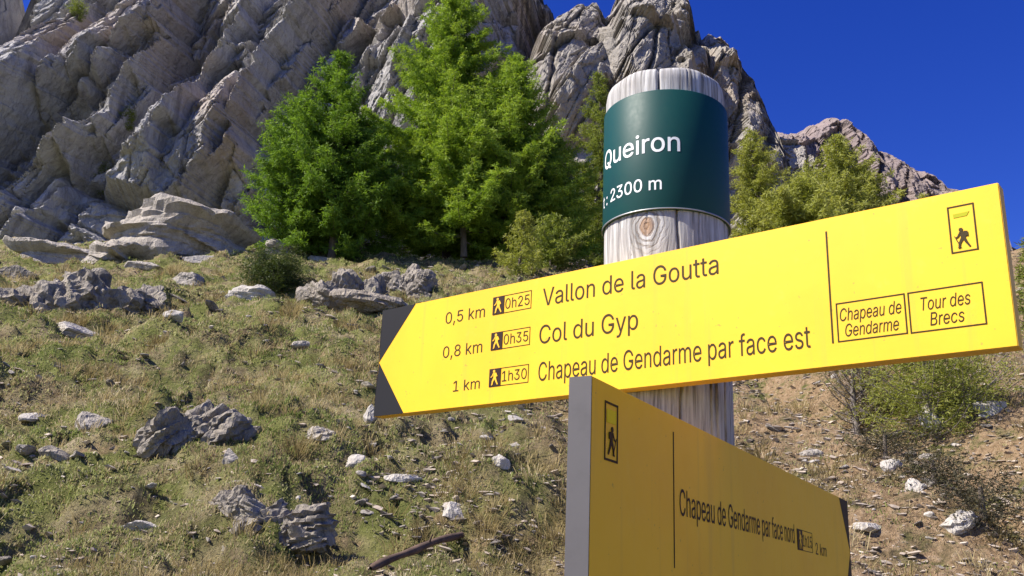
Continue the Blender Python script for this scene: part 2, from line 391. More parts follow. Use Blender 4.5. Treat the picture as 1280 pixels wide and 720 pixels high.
STONES = [
    # px, base py, width px, height px, material, strata, tilt, label
    (50, 392, 130, 74, 'slate', .05, .5, 'large dark craggy outcrop on the far left of the meadow below the cliff'),
    (148, 388, 96, 46, 'slate', .05, .4, 'low dark outcrop just right of the large craggy one below the cliff'),
    (86, 422, 60, 22, 'pale', .02, .1, 'pale flat slab lying in the grass below the dark outcrops'),
    (216, 401, 27, 17, 'pale', 0, 0, 'small whitish stone alone in the turf right of the pale slab'),
    (236, 357, 44, 22, 'stone', .03, .2, 'rounded grey stone on the turf right of the dark outcrops'),
    (314, 378, 58, 24, 'pale', .03, .1, 'pale low flat rock below the green juniper bush'),
    (428, 378, 108, 66, 'slate', .04, .6, 'big rough grey outcrop left of the arrow tip, below the dark larch'),
    (452, 386, 150, 30, 'slate', .05, .1, 'long low broken ledge running under the two grey outcrops toward the arrow tip'),
    (506, 372, 72, 52, 'slate', .04, .3, 'grey outcrop directly above the arrow tip of the upper sign'),
    (478, 386, 26, 18, 'stone', 0, 0, 'small reddish grey stone at the foot of the outcrops by the arrow tip'),
    (240, 560, 122, 70, 'slate', .07, -.55, 'dark tilted slate boulder with leaning layers in mid meadow'),
    (114, 540, 40, 30, 'stone', 0, 0, 'pale and dark angular stone left of the tilted slate boulder'),
    (350, 682, 108, 66, 'slate', .06, -.2, 'layered grey boulder low in the meadow left of the fallen branch'),
    (290, 648, 66, 46, 'slate', .04, .2, 'dark rounded rock touching the left of the layered boulder'),
    (284, 584, 26, 26, 'stone', 0, 0, 'small upright stone between the tilted slate and the layered boulder'),
    (372, 438, 36, 14, 'stone', 0, 0, 'flat grey stone left of the arrow tip in upper meadow'),
    (394, 554, 54, 26, 'stone', .04, -.4, 'tilted grey slab halfway between slate boulder and arrow tip'),
    (461, 532, 20, 28, 'pale', 0, 0, 'white upright stone just under the lower corner of the arrow'),
    (440, 584, 42, 18, 'pale', 0, 0, 'white stone with dark side below the arrow tip'),
    (505, 604, 46, 14, 'pale', 0, .2, 'long pale flat stone right of the white stone below the arrow'),
    (178, 664, 48, 14, 'pale', 0, 0, 'pale flat stone near the bottom left, left of the layered boulder'),
    (566, 648, 46, 22, 'pale', 0, 0, 'pale angular stone above the fallen branch'),
    (625, 588, 34, 18, 'pale', 0, 0, 'pale stone in the turf left of the lower sign edge'),
    (40, 528, 30, 12, 'pale', 0, 0, 'little pale stone near the left edge in mid meadow'),
    (60, 572, 40, 18, 'slate', 0, 0, 'small dark stone below the pale and dark angular stone'),
    (238, 322, 200, 76, 'stone', .05, .15, 'huge pale block at the foot of the cliff left of the dark larch'),
    (60, 330, 120, 34, 'stone', .05, .1, 'long low grey ledge at the foot of the cliff at the left edge'),
    (132, 326, 90, 40, 'stone', .05, .3, 'broken grey ledge at the cliff foot left of the huge pale block'),
    (356, 322, 60, 30, 'stone', .04, .1, 'grey block half under the lowest branches of the dark larch'),
    (398, 330, 46, 20, 'pale', 0, 0, 'pale stone at the foot of the dark larch'),
    (18, 352, 50, 22, 'slate', 0, 0, 'dark low stone at the left edge above the craggy outcrop'),
    (298, 310, 44, 34, 'stone', 0, 0, 'squarish block leaning on the right end of the huge pale block'),
    (180, 336, 48, 14, 'stone', 0, 0, 'low grey stone under the left end of the huge pale block'),
    (246, 330, 70, 14, 'pale', 0, 0, 'pale flat stone on the turf under the huge block'),
    (1205, 668, 52, 30, 'pale', .02, -.3, 'white stone lowest on the gully lip at the right edge'),
    (1150, 616, 36, 20, 'pale', 0, 0, 'white stone on the gully lip right of the lower sign tip'),
    (1118, 590, 28, 16, 'pale', 0, 0, 'small white stone on the gully lip below the twiggy bush'),
    (1166, 536, 38, 30, 'pale', 0, 0, 'white block in the green bush below the right end of upper sign'),
    (1244, 520, 40, 24, 'pale', 0, 0, 'white block right of the green bush near the right edge'),
    (1018, 572, 30, 12, 'stone', 0, 0, 'grey stone on the scree above the lower sign tip'),
    (1088, 668, 40, 14, 'pale', 0, 0, 'pale flat stone on the scree right of the lower sign tip'),
]
STONE_XY = []
for i, (px, py, wp, hp, mk, stt, tl, lab) in enumerate(STONES):
    loc, dist = to_ground(px, py-hp*.12)
    s = dist/F_PX; wx, hz = wp*s, hp*s
    dims = (wx*.98, max(wx*.7, hz), hz*1.2)
    big = wp > 60 and mk == 'slate'
    if big:                                  # an outcrop: several leaning slabs grown together, one mesh
        rr_ = np.random.RandomState(i+500); parts = []; nn = 9
        for q_ in range(nn):
            k_ = rr_.uniform(.36, .66)
            me_ = rock_mesh(300+i*19+q_, (dims[0]*k_, dims[1]*k_*1.1, dims[2]*rr_.uniform(.45, .95)), 4, 10, .05, stt*1.1, tl)
            c_ = np.empty(len(me_.vertices)*3, np.float32); me_.vertices.foreach_get('co', c_); c_ = c_.reshape(-1, 3)
            ta = tl*.5+rr_.normal(0, .16); c_ = np.stack([c_[:, 0]*math.cos(ta)+c_[:, 2]*math.sin(ta), c_[:, 1], -c_[:, 0]*math.sin(ta)+c_[:, 2]*math.cos(ta)], -1)
            c_ += np.array([(q_/(nn-1)-.5)*dims[0]*.62+rr_.normal(0, .03)*dims[0], rr_.uniform(-.22, .25)*dims[1], rr_.uniform(-.10, .12)*dims[2]])
            parts.append(c_); bpy.data.meshes.remove(me_)
        f4 = ICO[4][1]; me = np_mesh('rock', np.concatenate(parts), np.concatenate([f4+k*len(parts[0]) for k in range(nn)]), smooth=False)
    else: me = rock_mesh(100+i*7, dims, 5 if wp > 60 else 4, 14, .06, stt, tl)
    o = link('boulder' if wx > .45 else 'stone', me, M[mk])
    o.location = loc+Vector((0, dims[1]*.22, -hz*(.24 if big else .14))); o.rotation_euler = (0, 0, random.Random(i).uniform(-.3, .3))
    tag(o, lab, 'boulder' if wx > .45 else 'stone'); STONE_XY.append((o.location.x, o.location.y, wx))
# loose stones all over the slope
protos = {k: [rock_mesh(900+i+40*j, (1, .8, .62), 3, 11, .06) for i in range(6)] for j, k in enumerate(('stone', 'pale', 'slate'))}
for k, L in protos.items():
    for me in L: me.materials.append(M[k])
rs = np.random.RandomState(4)
LAB = {('stone', 0): ('small grey stone lying loose in the meadow grass left of the signs', 'loose grey stones in the meadow'),
       ('pale', 0): ('small whitish stone lying loose in the meadow grass left of the signs', 'loose whitish stones in the meadow'),
       ('slate', 0): ('small dark stone half sunk in the meadow grass left of the signs', 'loose dark stones in the meadow'),
       ('stone', 1): ('small grey stone lying on the scree right of the post', 'loose grey stones on the scree'),
       ('pale', 1): ('small whitish stone lying on the scree right of the post', 'loose whitish stones on the scree'),
       ('slate', 1): ('small dark stone lying on the scree right of the post', 'loose dark stones on the scree')}
cnt = 0
while cnt < 270:
    px, py = rs.uniform(-20, 1300), rs.uniform(330, 722)
    if rs.rand() > (.55 if px < 430 else 1.0): continue
    if 740 < px < 910 and py > 470: continue
    if px > 730 and py < 470: continue
    loc, dist = to_ground(px, py)
    if dist > 30: continue
    if any((loc.x-a)**2+(loc.y-b)**2 < (.5*c_)**2 for a, b, c_ in STONE_XY): continue
    k = ('stone', 'stone', 'pale', 'slate')[rs.randint(4)]; side = 1 if px > 740 else 0
    size = dist/F_PX*min(6+rs.exponential(5.5), 26)
    me = protos[k][rs.randint(6)]
    o = bpy.data.objects.new('stone', me); C.objects.link(o)
    o.location = loc+Vector((0, 0, -.14*size)); o.scale = (size*rs.uniform(.8, 1.4), size*rs.uniform(.7, 1.2), size*rs.uniform(.4, .85))
    o.rotation_euler = (rs.uniform(-.4, .4), rs.uniform(-.4, .4), rs.uniform(0, 6.28))
    tag(o, LAB[k, side][0], 'stone', LAB[k, side][1]); cnt += 1

# scree chips: nobody could count them
def scatter_chips():
    d, f = ICO[2]; d = d*1.0
    rs = np.random.RandomState(8); cos, fs, tint = [], [], []; base = 0
    N = 95000
    dist = np.exp(rs.uniform(math.log(3.4), math.log(30), N)); az = np.radians(rs.uniform(-36, 36, N))
    x, y = dist*np.sin(az), dist*np.cos(az)
    m = fbm(x*.5, y*.5, 9, 3, 77)
    p = np.where(x > .3, 1.0, .10+.35*sstep(-2.5, .3, x))*(.35+1.2*sstep(-.05, .25, m)); keep = rs.rand(N) < p
    x, y, dist = x[keep], y[keep], dist[keep]; z = ground_z(x, y); n = len(x)
    # low-poly angular chip: an octahedron-like hull with random radii
    o6 = np.array([[1, 0, 0], [0, 1, 0], [-1, 0, 0], [0, -1, 0], [0, 0, 1], [0, 0, -1], [.6, .6, .5], [-.6, -.5, .5]])
    tri = np.array([[0, 6, 4], [0, 1, 6], [1, 4, 6], [1, 2, 4], [2, 7, 4], [2, 3, 7], [3, 4, 7], [3, 0, 4], [1, 0, 5], [2, 1, 5], [3, 2, 5], [0, 3, 5]])
    sz = (.0050-.0006*sstep(-.5, 1.5, x))*dist**.65*np.minimum(.5+rs.exponential(.75, n), 2.3)
    a = rs.uniform(0, 6.28, n); ca, sa = np.cos(a), np.sin(a)
    P = o6[None]*rs.uniform(.55, 1.15, (n, 8, 1))*np.where(np.arange(8)[None, :, None] == 4, .6, 1)*np.stack([sz*rs.uniform(.8, 1.6, n), sz, sz*rs.uniform(.35, .8, n)], -1)[:, None, :]
    X = P[..., 0]*ca[:, None]-P[..., 1]*sa[:, None]+x[:, None]; Y = P[..., 0]*sa[:, None]+P[..., 1]*ca[:, None]+y[:, None]
    Z = P[..., 2]+rs.uniform(-.35, .35, (n, 1))*P[..., 0]+z[:, None]+.1*sz[:, None]
    co = np.stack([X, Y, Z], -1).reshape(-1, 3); fc = (tri[None]+(np.arange(n)*8)[:, None, None]).reshape(-1, 3)
    m_, nt, b = mat_new('scree_chips'); g = NT(nt)
    c = g.ramp(g.attr('tint'), [(0, (.12, .10, .08)), (.35, (.29, .22, .155)), (.7, (.43, .35, .26)), (1, (.56, .49, .40))])
    c = g.mix(.35, c, g.ramp(g.noise(g.coord(), 30, 5, .7), [(.3, (.15, .13, .11)), (.7, (.6, .55, .48))]))
    g.l(c, b.inputs['Base Color']); b.inputs['Roughness'].default_value = .9
    o = link('scree', np_mesh('scree', co, fc, False, {'tint': np.repeat(rs.rand(n), 8)}), m_)
    tag(o, 'loose scree chips strewn over the slope', 'scree', kind='stuff')
scatter_chips()

# ------------------------------------------------------------------ grass
def blades(name, label, N, blades_per, seed, hgt, wid, ramp, density, spread=.05, dmax=30, droop=.62, cat='grass'):
    rs = np.random.RandomState(seed)
    dist = np.exp(rs.uniform(math.log(3.2), math.log(dmax), N)); az = np.radians(rs.uniform(-38, 36, N))
    x, y = dist*np.sin(az), dist*np.cos(az)
    keep = rs.rand(N) < density(x, y); x, y, dist = x[keep], y[keep], dist[keep]
    n = len(x); k = blades_per; sc = (dist/6.0)**.45
    tint = np.clip(.5+.9*fbm(x*.8, y*.8, 4, 3, seed+5)+rs.normal(0, .16, n), 0, 1)
    X0 = x[:, None]+rs.normal(0, 1, (n, k))*spread*sc[:, None]; Y0 = y[:, None]+rs.normal(0, 1, (n, k))*spread*sc[:, None]
    Z0 = ground_z(X0.ravel(), Y0.ravel()).reshape(n, k)-.01
    h = hgt*sc[:, None]*rs.uniform(.5, 1.25, (n, k))*(.7+.6*rs.rand(n, 1)); wd = wid*(dist[:, None]/6.0)**.8*rs.uniform(.6, 1.3, (n, k))
    out = np.arctan2(Y0-y[:, None], X0-x[:, None])+rs.normal(0, .7, (n, k)); lean = rs.uniform(.15, 1.0, (n, k))*droop*1.6
    dx, dy = np.cos(out), np.sin(out); wa = rs.uniform(0, 6.28, (n, k)); ax, ay = np.cos(wa)*wd*.5, np.sin(wa)*wd*.5
    mx, my, mz = X0+dx*h*lean*.35, Y0+dy*h*lean*.35, Z0+h*.62
    tx, ty, tz = X0+dx*h*lean*1.05, Y0+dy*h*lean*1.05, Z0+h*(1.0-.45*lean)
    co = np.stack([np.stack([X0-ax, Y0-ay, Z0], -1), np.stack([X0+ax, Y0+ay, Z0], -1), np.stack([mx+ax*.8, my+ay*.8, mz], -1),
                   np.stack([mx-ax*.8, my-ay*.8, mz], -1), np.stack([tx, ty, tz], -1)], 2).reshape(-1, 3)
    b0 = (np.arange(n*k)*5)[:, None]
    m, nt, b = mat_new(name+'_blades'); g = NT(nt)
    c = g.ramp(g.attr('tint'), ramp); g.l(c, b.inputs['Base Color']); b.inputs['Roughness'].default_value = .7; b.inputs['Specular IOR Level'].default_value = .25
    tr = g.n('ShaderNodeBsdfTranslucent'); g.l(c, tr.inputs[0]); mx_ = g.n('ShaderNodeMixShader'); mx_.inputs[0].default_value = .42
    g.l(b.outputs[0], mx_.inputs[1]); g.l(tr.outputs[0], mx_.inputs[2]); g.l(mx_.outputs[0], nt.nodes['Material Output'].inputs[0])
    tv = np.clip(np.repeat(tint, k)+rs.normal(0, .12, n*k), 0, 1)
    o = link(name, np_mesh(name, co, [b0+np.array([[0, 1, 2, 3]]), b0+np.array([[3, 2, 4]])], True, {'tint': np.repeat(tv, 5)}), m)
    tag(o, label, cat, kind='stuff')
def dens_green(x, y):
    m = fbm(x*.7, y*.7, 1, 3, 301)
    return np.clip(.62+2.6*m, .12, 1)*(1-.93*sstep(-1.2, .8, x-.02*y))
def dens_dry(x, y):
    m = fbm(x*.9, y*.9, 6, 3, 333)
    return np.clip(.42+2.2*m, .2, 1)*(1-.45*sstep(-.2, 1.8, x)*sstep(5.6, 7.5, y))
blades('grass', 'short green alpine grass covering the meadow slope', 60000, 14, 51, .031, .0065,
       [(0, (.13, .185, .04)), (.45, (.255, .30, .08)), (.8, (.40, .41, .155)), (1, (.54, .50, .26))], dens_green)
blades('dry_grass', 'tan dry grass tussocks on the slope', 34000, 15, 52, .042, .0055,
       [(0, (.19, .14, .075)), (.4, (.38, .30, .16)), (.75, (.52, .43, .25)), (1, (.62, .54, .36))], dens_dry, droop=.8)

blades('low_turf', 'close cropped turf of very short blades between the tussocks', 52000, 9, 57, .019, .008,
       [(0, (.15, .19, .05)), (.45, (.29, .31, .105)), (.75, (.44, .41, .20)), (1, (.56, .50, .31))], lambda x, y: np.clip(.6+2*fbm(x*1.3, y*1.3, 3, 2, 371), .1, 1)*(1-.85*sstep(-.2, 1.6, x)), spread=.06, dmax=24, droop=.8)
blades('tussock_grass', 'straw coloured tussocks of long arching grass', 3600, 46, 53, .13, .0045,
       [(0, (.14, .11, .04)), (.4, (.30, .235, .10)), (.75, (.42, .34, .17)), (1, (.52, .44, .26))], lambda x, y: np.clip(.25+2.6*fbm(x*.8, y*.8, 12, 3, 351), .02, 1)*(1-.6*sstep(0, 2, x)), spread=.035, dmax=22, droop=1.0)

# ------------------------------------------------------------------ trees
def tube(pts, rad, sides=6):
    pts = np.asarray(pts, float); n = len(pts); rad = np.asarray(rad, float)
    t = np.gradient(pts, axis=0); t /= np.linalg.norm(t, axis=1)[:, None]+1e-9
    ref = np.where(np.abs(t[:, 2:3]) > .9, np.array([[1., 0, 0]]), np.array([[0, 0, 1.]]))
    u = np.cross(t, ref); u /= np.linalg.norm(u, axis=1)[:, None]; v = np.cross(t, u)
    a = np.arange(sides)/sides*2*np.pi
    co = pts[:, None]+rad[:, None, None]*(np.cos(a)[None, :, None]*u[:, None]+np.sin(a)[None, :, None]*v[:, None])
    i = np.arange(n*sides).reshape(n, sides); j = np.roll(i, -1, 1)
    f = np.stack([i[:-1], j[:-1], j[1:], i[1:]], -1).reshape(-1, 4)
    return co.reshape(-1, 3), f
class Acc:
    def __init__(s): s.c, s.f, s.n = [], [], 0
    def add(s, co, f): s.c.append(co); s.f.append(f+s.n); s.n += len(co)
    def mesh(s, name, smooth=True): return np_mesh(name, np.concatenate(s.c), np.concatenate(s.f), smooth)
def bark(name, c0, c1):
    m, nt, b = mat_new(name); g = NT(nt)
    g.l(g.ramp(g.noise(g.coord((1, 1, .25)), 14, 6, .7), [(.3, c0), (.7, c1)]), b.inputs['Base Color']); b.inputs['Roughness'].default_value = .95
    return m
M['bark'] = bark('larch_bark', (.05, .04, .032), (.17, .14, .115)); M['dead'] = bark('dead_wood', (.10, .085, .075), (.30, .26, .23))
def needles(name, ramp, trans=.45):
    m, nt, b = mat_new(name); g = NT(nt)
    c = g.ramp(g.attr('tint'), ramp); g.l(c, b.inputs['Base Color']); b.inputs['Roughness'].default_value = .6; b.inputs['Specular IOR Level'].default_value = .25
    tr = g.n('ShaderNodeBsdfTranslucent'); g.l(g.mix(1.0, c, (1.0, 1.0, .45), 'MULTIPLY'), tr.inputs[0]); x = g.n('ShaderNodeMixShader'); x.inputs[0].default_value = trans
    g.l(b.outputs[0], x.inputs[1]); g.l(tr.outputs[0], x.inputs[2]); g.l(x.outputs[0], nt.nodes['Material Output'].inputs[0])
    return m
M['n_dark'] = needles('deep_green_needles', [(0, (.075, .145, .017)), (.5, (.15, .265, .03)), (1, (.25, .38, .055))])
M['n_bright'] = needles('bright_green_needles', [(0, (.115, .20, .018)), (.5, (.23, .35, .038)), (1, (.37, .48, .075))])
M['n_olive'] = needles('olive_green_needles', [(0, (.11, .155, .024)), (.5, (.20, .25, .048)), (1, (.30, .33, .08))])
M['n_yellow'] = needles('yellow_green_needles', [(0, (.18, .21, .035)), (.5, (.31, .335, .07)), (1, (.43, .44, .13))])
M['n_shade'] = needles('shade_dark_needles', [(0, (.03, .03, .016)), (.5, (.055, .05, .026)), (1, (.10, .085, .045))], .2)  # near-black colour stands in for shade along the gully
M['n_juniper'] = needles('juniper_needles', [(0, (.035, .055, .014)), (.5, (.07, .10, .025)), (1, (.12, .15, .04))], .3)
M['n_dry'] = needles('brown_twig_tips', [(0, (.10, .075, .05)), (.5, (.18, .14, .09)), (1, (.22, .20, .09))])

def larch(name, base, height, radius, mat, label, cat, seed, group=None, n_br=80, dens=1.0, crown0=.05, prof=None, stems=1, leaf=.12, sx=1.0, wood='bark', up=.15, trunk_r=None):
    """trunk, whorls of limbs, side twigs, and small needle tufts along every twig"""
    rs = np.random.RandomState(seed)
    root = empty(name, base); tag(root, label, cat, group)
    W = Acc(); lc, lt = [], []
    prof = prof or (lambda t: (1-t)**.75*(.55+.45*min(1, t/.18)))
    for s in range(stems):
        off = np.array([0, 0, 0.]) if s == 0 else np.array([rs.uniform(-.5, .5)*radius, rs.uniform(-.4, .4)*radius, 0])
        Hs = height*(1 if s == 0 else rs.uniform(.6, .85)); Rs = radius*(1 if stems == 1 else rs.uniform(.62, .8))
        tt = np.linspace(0, 1, 14); lean = rs.normal(0, .03, 2)
        tp = np.stack([off[0]+lean[0]*Hs*tt+.02*Hs*np.sin(tt*5+seed), off[1]+lean[1]*Hs*tt, -.15+tt*(Hs+.15)], -1)
        r0 = trunk_r or Hs*.018
        W.add(*tube(tp, r0*(1-tt)**.8+.012, 8))
        nb = int(n_br*(1 if s == 0 else .7)); golden = 2.39996
        for k in range(nb):
            t = crown0+(1-crown0)*max(0.0, (k+rs.uniform(-.3, .3))/nb)**.9*.985
            t = min(max(t, .02), .985)
            L = Rs*prof(t)*rs.uniform(.62, 1.18)
            if L < .08: L = .08
            a = k*golden+rs.normal(0, .35)
            o = np.array([np.interp(t, tt, tp[:, i]) for i in range(3)])
            m = 7; q = np.linspace(0, 1, m)
            el = up+.35*t+rs.normal(0, .14)
            dirx, diry = math.cos(a)*sx, math.sin(a)
            bend = rs.normal(0, .12)
            hx = q*L*math.cos(el)
            zz = q*L*math.sin(el)-.22*L*np.sin(q*2.2)*(1-t)+.12*L*q**3
            pts = np.stack([o[0]+hx*dirx-hx*q*diry*bend, o[1]+hx*diry+hx*q*dirx*bend, o[2]+zz], -1)
            W.add(*tube(pts, r0*.30*(1-t)*(1-q)+min(.006, .0028*height), 4))
            nt_ = max(7, int(L*17*dens))
            for q0 in (np.arange(nt_)+rs.uniform(0, 1, nt_))/nt_*.9+.1:
                p0 = np.array([np.interp(q0, q, pts[:, i]) for i in range(3)])
                tl = (.20*L+.16)*(1.15-q0*.75)*rs.uniform(.6, 1.3)
                sa = a+rs.choice([-1, 1])*rs.uniform(.5, 1.3)
                dv = np.array([math.cos(sa)*sx, math.sin(sa), rs.uniform(-.45, .35)]); dv /= np.linalg.norm(dv)
                nn = max(6, int(tl/.012*dens)); u = (np.arange(nn)+rs.uniform(0, 1, nn))/nn
                P = p0+dv*tl*u[:, None]+rs.normal(0, .018, (nn, 3)); P[:, 2] -= .3*tl*u**2
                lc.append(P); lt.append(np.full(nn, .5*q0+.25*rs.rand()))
        # crown leader
    P = np.concatenate(lc); T = np.concatenate(lt); n = len(P)
    d = rs.normal(0, 1, (n, 3)); d[:, 2] = d[:, 2]*.7-.1; d /= np.linalg.norm(d, axis=1)[:, None]
    e = np.cross(d, rs.normal(0, 1, (n, 3))); e /= np.linalg.norm(e, axis=1)[:, None]
    l = leaf*rs.uniform(.6, 1.4, (n, 1)); wd = leaf*.10*rs.uniform(.7, 1.3, (n, 1))
    co = np.stack([P-e*wd*.4, P+d*l*.5-e*wd, P+d*l, P+d*l*.5+e*wd], 1).reshape(-1, 3)
    fc = np.arange(n*4).reshape(n, 4)
    print(name, n, 'needle tufts')
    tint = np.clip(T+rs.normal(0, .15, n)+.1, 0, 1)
    link('trunk', W.mesh('trunk'), M[wood], root)
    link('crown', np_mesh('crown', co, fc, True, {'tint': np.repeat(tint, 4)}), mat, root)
    return root
def at_dist(px, py, Y):
    x, _ = on_plane(px, py, Y); return Vector((x, Y, float(ground_z(np.array([x]), np.array([Y]))[0])))
def tree_px(px, Y, top_py, wpx):
    b = at_dist(px, 300, Y); top = on_plane(px, top_py, Y)[1]
    return b, top-b.z, wpx*.5*Y/F_PX
broad = lambda t: (.72+.28*math.sin(min(1, t/.38)*1.57))*max(.03, 1-max(0, (t-.3)/.7)**1.5)**.9
b, h, r = tree_px(412, 26.5, 64, 262)
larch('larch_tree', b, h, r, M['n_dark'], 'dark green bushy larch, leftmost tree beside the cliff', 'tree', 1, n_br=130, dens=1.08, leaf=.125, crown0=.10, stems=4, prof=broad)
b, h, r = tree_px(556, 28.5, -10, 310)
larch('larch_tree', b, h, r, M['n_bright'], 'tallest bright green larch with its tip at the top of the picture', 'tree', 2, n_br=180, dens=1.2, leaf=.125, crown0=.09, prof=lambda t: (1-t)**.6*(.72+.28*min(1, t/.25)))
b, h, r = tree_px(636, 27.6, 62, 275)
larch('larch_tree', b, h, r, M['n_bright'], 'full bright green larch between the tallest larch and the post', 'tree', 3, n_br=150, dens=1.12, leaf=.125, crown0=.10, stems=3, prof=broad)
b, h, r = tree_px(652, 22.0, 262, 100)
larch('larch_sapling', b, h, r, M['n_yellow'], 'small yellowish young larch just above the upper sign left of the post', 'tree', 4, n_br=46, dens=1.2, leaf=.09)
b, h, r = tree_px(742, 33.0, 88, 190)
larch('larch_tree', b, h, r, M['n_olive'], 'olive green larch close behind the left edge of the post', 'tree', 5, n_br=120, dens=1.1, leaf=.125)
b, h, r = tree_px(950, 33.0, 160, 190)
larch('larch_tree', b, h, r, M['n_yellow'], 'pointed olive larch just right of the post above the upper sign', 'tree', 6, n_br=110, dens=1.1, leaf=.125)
b, h, r = tree_px(1062, 27.0, 166, 232)
larch('larch_tree', b, h, r, M['n_yellow'], 'loose rounded pale green larch below the far pinkish ridge', 'tree', 7, n_br=110, dens=.9, stems=4, prof=broad, leaf=.14)
b, h, r = tree_px(1008, 24.0, 222, 170)
larch('larch_sapling', b, h, r, M['n_yellow'], 'low yellow green larch between the pointed larch and the rounded one', 'tree', 8, n_br=90, dens=1.1, prof=broad, leaf=.14)
b, h, r = tree_px(690, 24.5, 270, 110)
larch('larch_sapling', b, h, r, M['n_olive'], 'low olive larch at the left foot of the post above the upper sign', 'tree', 9, n_br=50, dens=1.0, prof=broad)
# the bush below the right end of the upper sign, with dead grey limbs at its left
shr = lambda t: (.75+.5*min(1, t/.4)) if t < .6 else 1.25*(1-t)**.5*1.3
dome = lambda t: .5+.6*math.sin(min(1, t)*math.pi)**.7
g0, dd = to_ground(1165, 540)
larch('bush', g0, 1.0, 1.0, M['n_yellow'], 'spreading olive green bush under the right end of the upper sign', 'bush', 14, n_br=60, dens=1.0, stems=3, prof=dome, leaf=.045, wood='dead', up=.3, trunk_r=.022)
g0, dd = to_ground(1100, 528)
larch('bush', g0, .95, .6, M['n_dry'], 'half dead twiggy grey bush left of the green bush under the upper sign', 'bush', 15, n_br=70, dens=.45, stems=3, prof=dome, leaf=.035, wood='dead', up=.6, trunk_r=.03)
for k_, (px_, py_, h_, r_, lab_) in enumerate(((1108, 572, .16, .30, 'low dark shrub added as shade below the twiggy bush on the gully lip'), (1168, 606, .15, .28, 'middle low dark shrub added as shade above the white lip stone'), (1228, 644, .15, .30, 'low dark shrub added as shade nearest the right edge by the lowest white stone'))):
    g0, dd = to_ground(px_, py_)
    larch('low_bush', g0, h_, r_, M['n_shade'], lab_, 'bush', 40+k_, n_br=34, dens=1.5, prof=dome, leaf=.03, wood='bark', up=.22, trunk_r=.012, group='low shrubs added as shade along the gully')  # made-up dark shrubs, added to imitate a strip of cast shadow
g0, dd = to_ground(345, 362)
larch('low_bush', g0, .5, .95, M['n_juniper'], 'low green juniper bush on the turf below the dark larch', 'bush', 16, n_br=60, dens=1.2, stems=2, prof=lambda t: .55+.5*math.sin(min(1, t)*math.pi), leaf=.06, up=.5, trunk_r=.03)
b, h, r = tree_px(1282, 15.0, 300, 60)
larch('bush', b, h, r, M['n_olive'], 'olive bush at the right edge behind the end of the upper sign', 'bush', 17, n_br=50, dens=1.0, prof=broad, leaf=.09)

# scrub rooted in the cracks of the cliff
bpy.context.view_layer.update()
for k_, (px_, py_, h_, r_, lab_) in enumerate(((126, 240, 2.2, 1.0, 'green scrub clinging to the ledge low on the left of the cliff'), (158, 158, 1.3, .8, 'small green scrub in a crack above the ledge scrub on the cliff'), (95, 22, 1.4, .9, 'small green scrub high on the cliff near the top left corner'))):
    ok_, p_, n_, f_ = CLIFF.ray_cast(Vector((0, 0, 0)), ray(px_, py_))
    if ok_: larch('cliff_scrub', p_+Vector((0, .1, -.1)), h_, r_, M['n_olive'], lab_, 'bush', 60+k_, n_br=40, dens=.7, prof=dome, leaf=.12, up=.5, trunk_r=.03)

# ------------------------------------------------------------------ fallen branch
def fallen_branch():
    a, _ = to_ground(466, 718); b, _ = to_ground(576, 681)
    q = np.linspace(0, 1, 16)[:, None]
    pts = np.array(a)[None]*(1-q)+np.array(b)[None]*q
    pts[:, 2] += .03+.010*np.sin(q[:, 0]*3.2)+.004*np.sin(q[:, 0]*11); pts[:, 0] += .004*np.sin(q[:, 0]*9)
    gz = ground_z(pts[:, 0], pts[:, 1]); pts[:, 2] += max(0.0, float(np.max(gz+.004-pts[:, 2])))
    A = Acc(); A.add(*tube(pts, .019-.006*q[:, 0]*0+.0025*np.sin(q[:, 0]*17), 10))
    A.add(*tube(np.array([pts[15], pts[15]+(pts[15]-pts[14])*.06]), [.019, .004], 10))
    A.add(*tube(np.array([pts[0], pts[0]-(pts[1]-pts[0])*.4]), [.019, .010], 10))
    A.add(*tube(np.array([pts[9], pts[9]+np.array([.02, -.03, .05])]), [.008, .003], 6))
    m = bark('fallen_wood', (.045, .028, .02), (.15, .095, .065))
    tag(link('branch', A.mesh('branch'), m), 'dark brown fallen branch lying in the grass at the bottom', 'branch')
fallen_branch()

# ------------------------------------------------------------------ signpost
PX, PY, PR = .1748, 1.0153, .0704; PTOP = .574
H = .14; TH = .0165
post_base = float(ground_z(np.array([PX]), np.array([PY]))[0])
SP = empty('signpost', (PX, PY, post_base))
tag(SP, 'weathered round wooden signpost carrying a green name band and two yellow direction boards', 'signpost')
def child(name, me, mat, parent, label=None):
    """the mesh is in world coordinates; keep it there under its parent"""
    o = link(name, me, mat, parent)
    o.matrix_parent_inverse = parent.matrix_world.inverted()
    if label: o['label'] = label
    return o
bpy.context.view_layer.update()

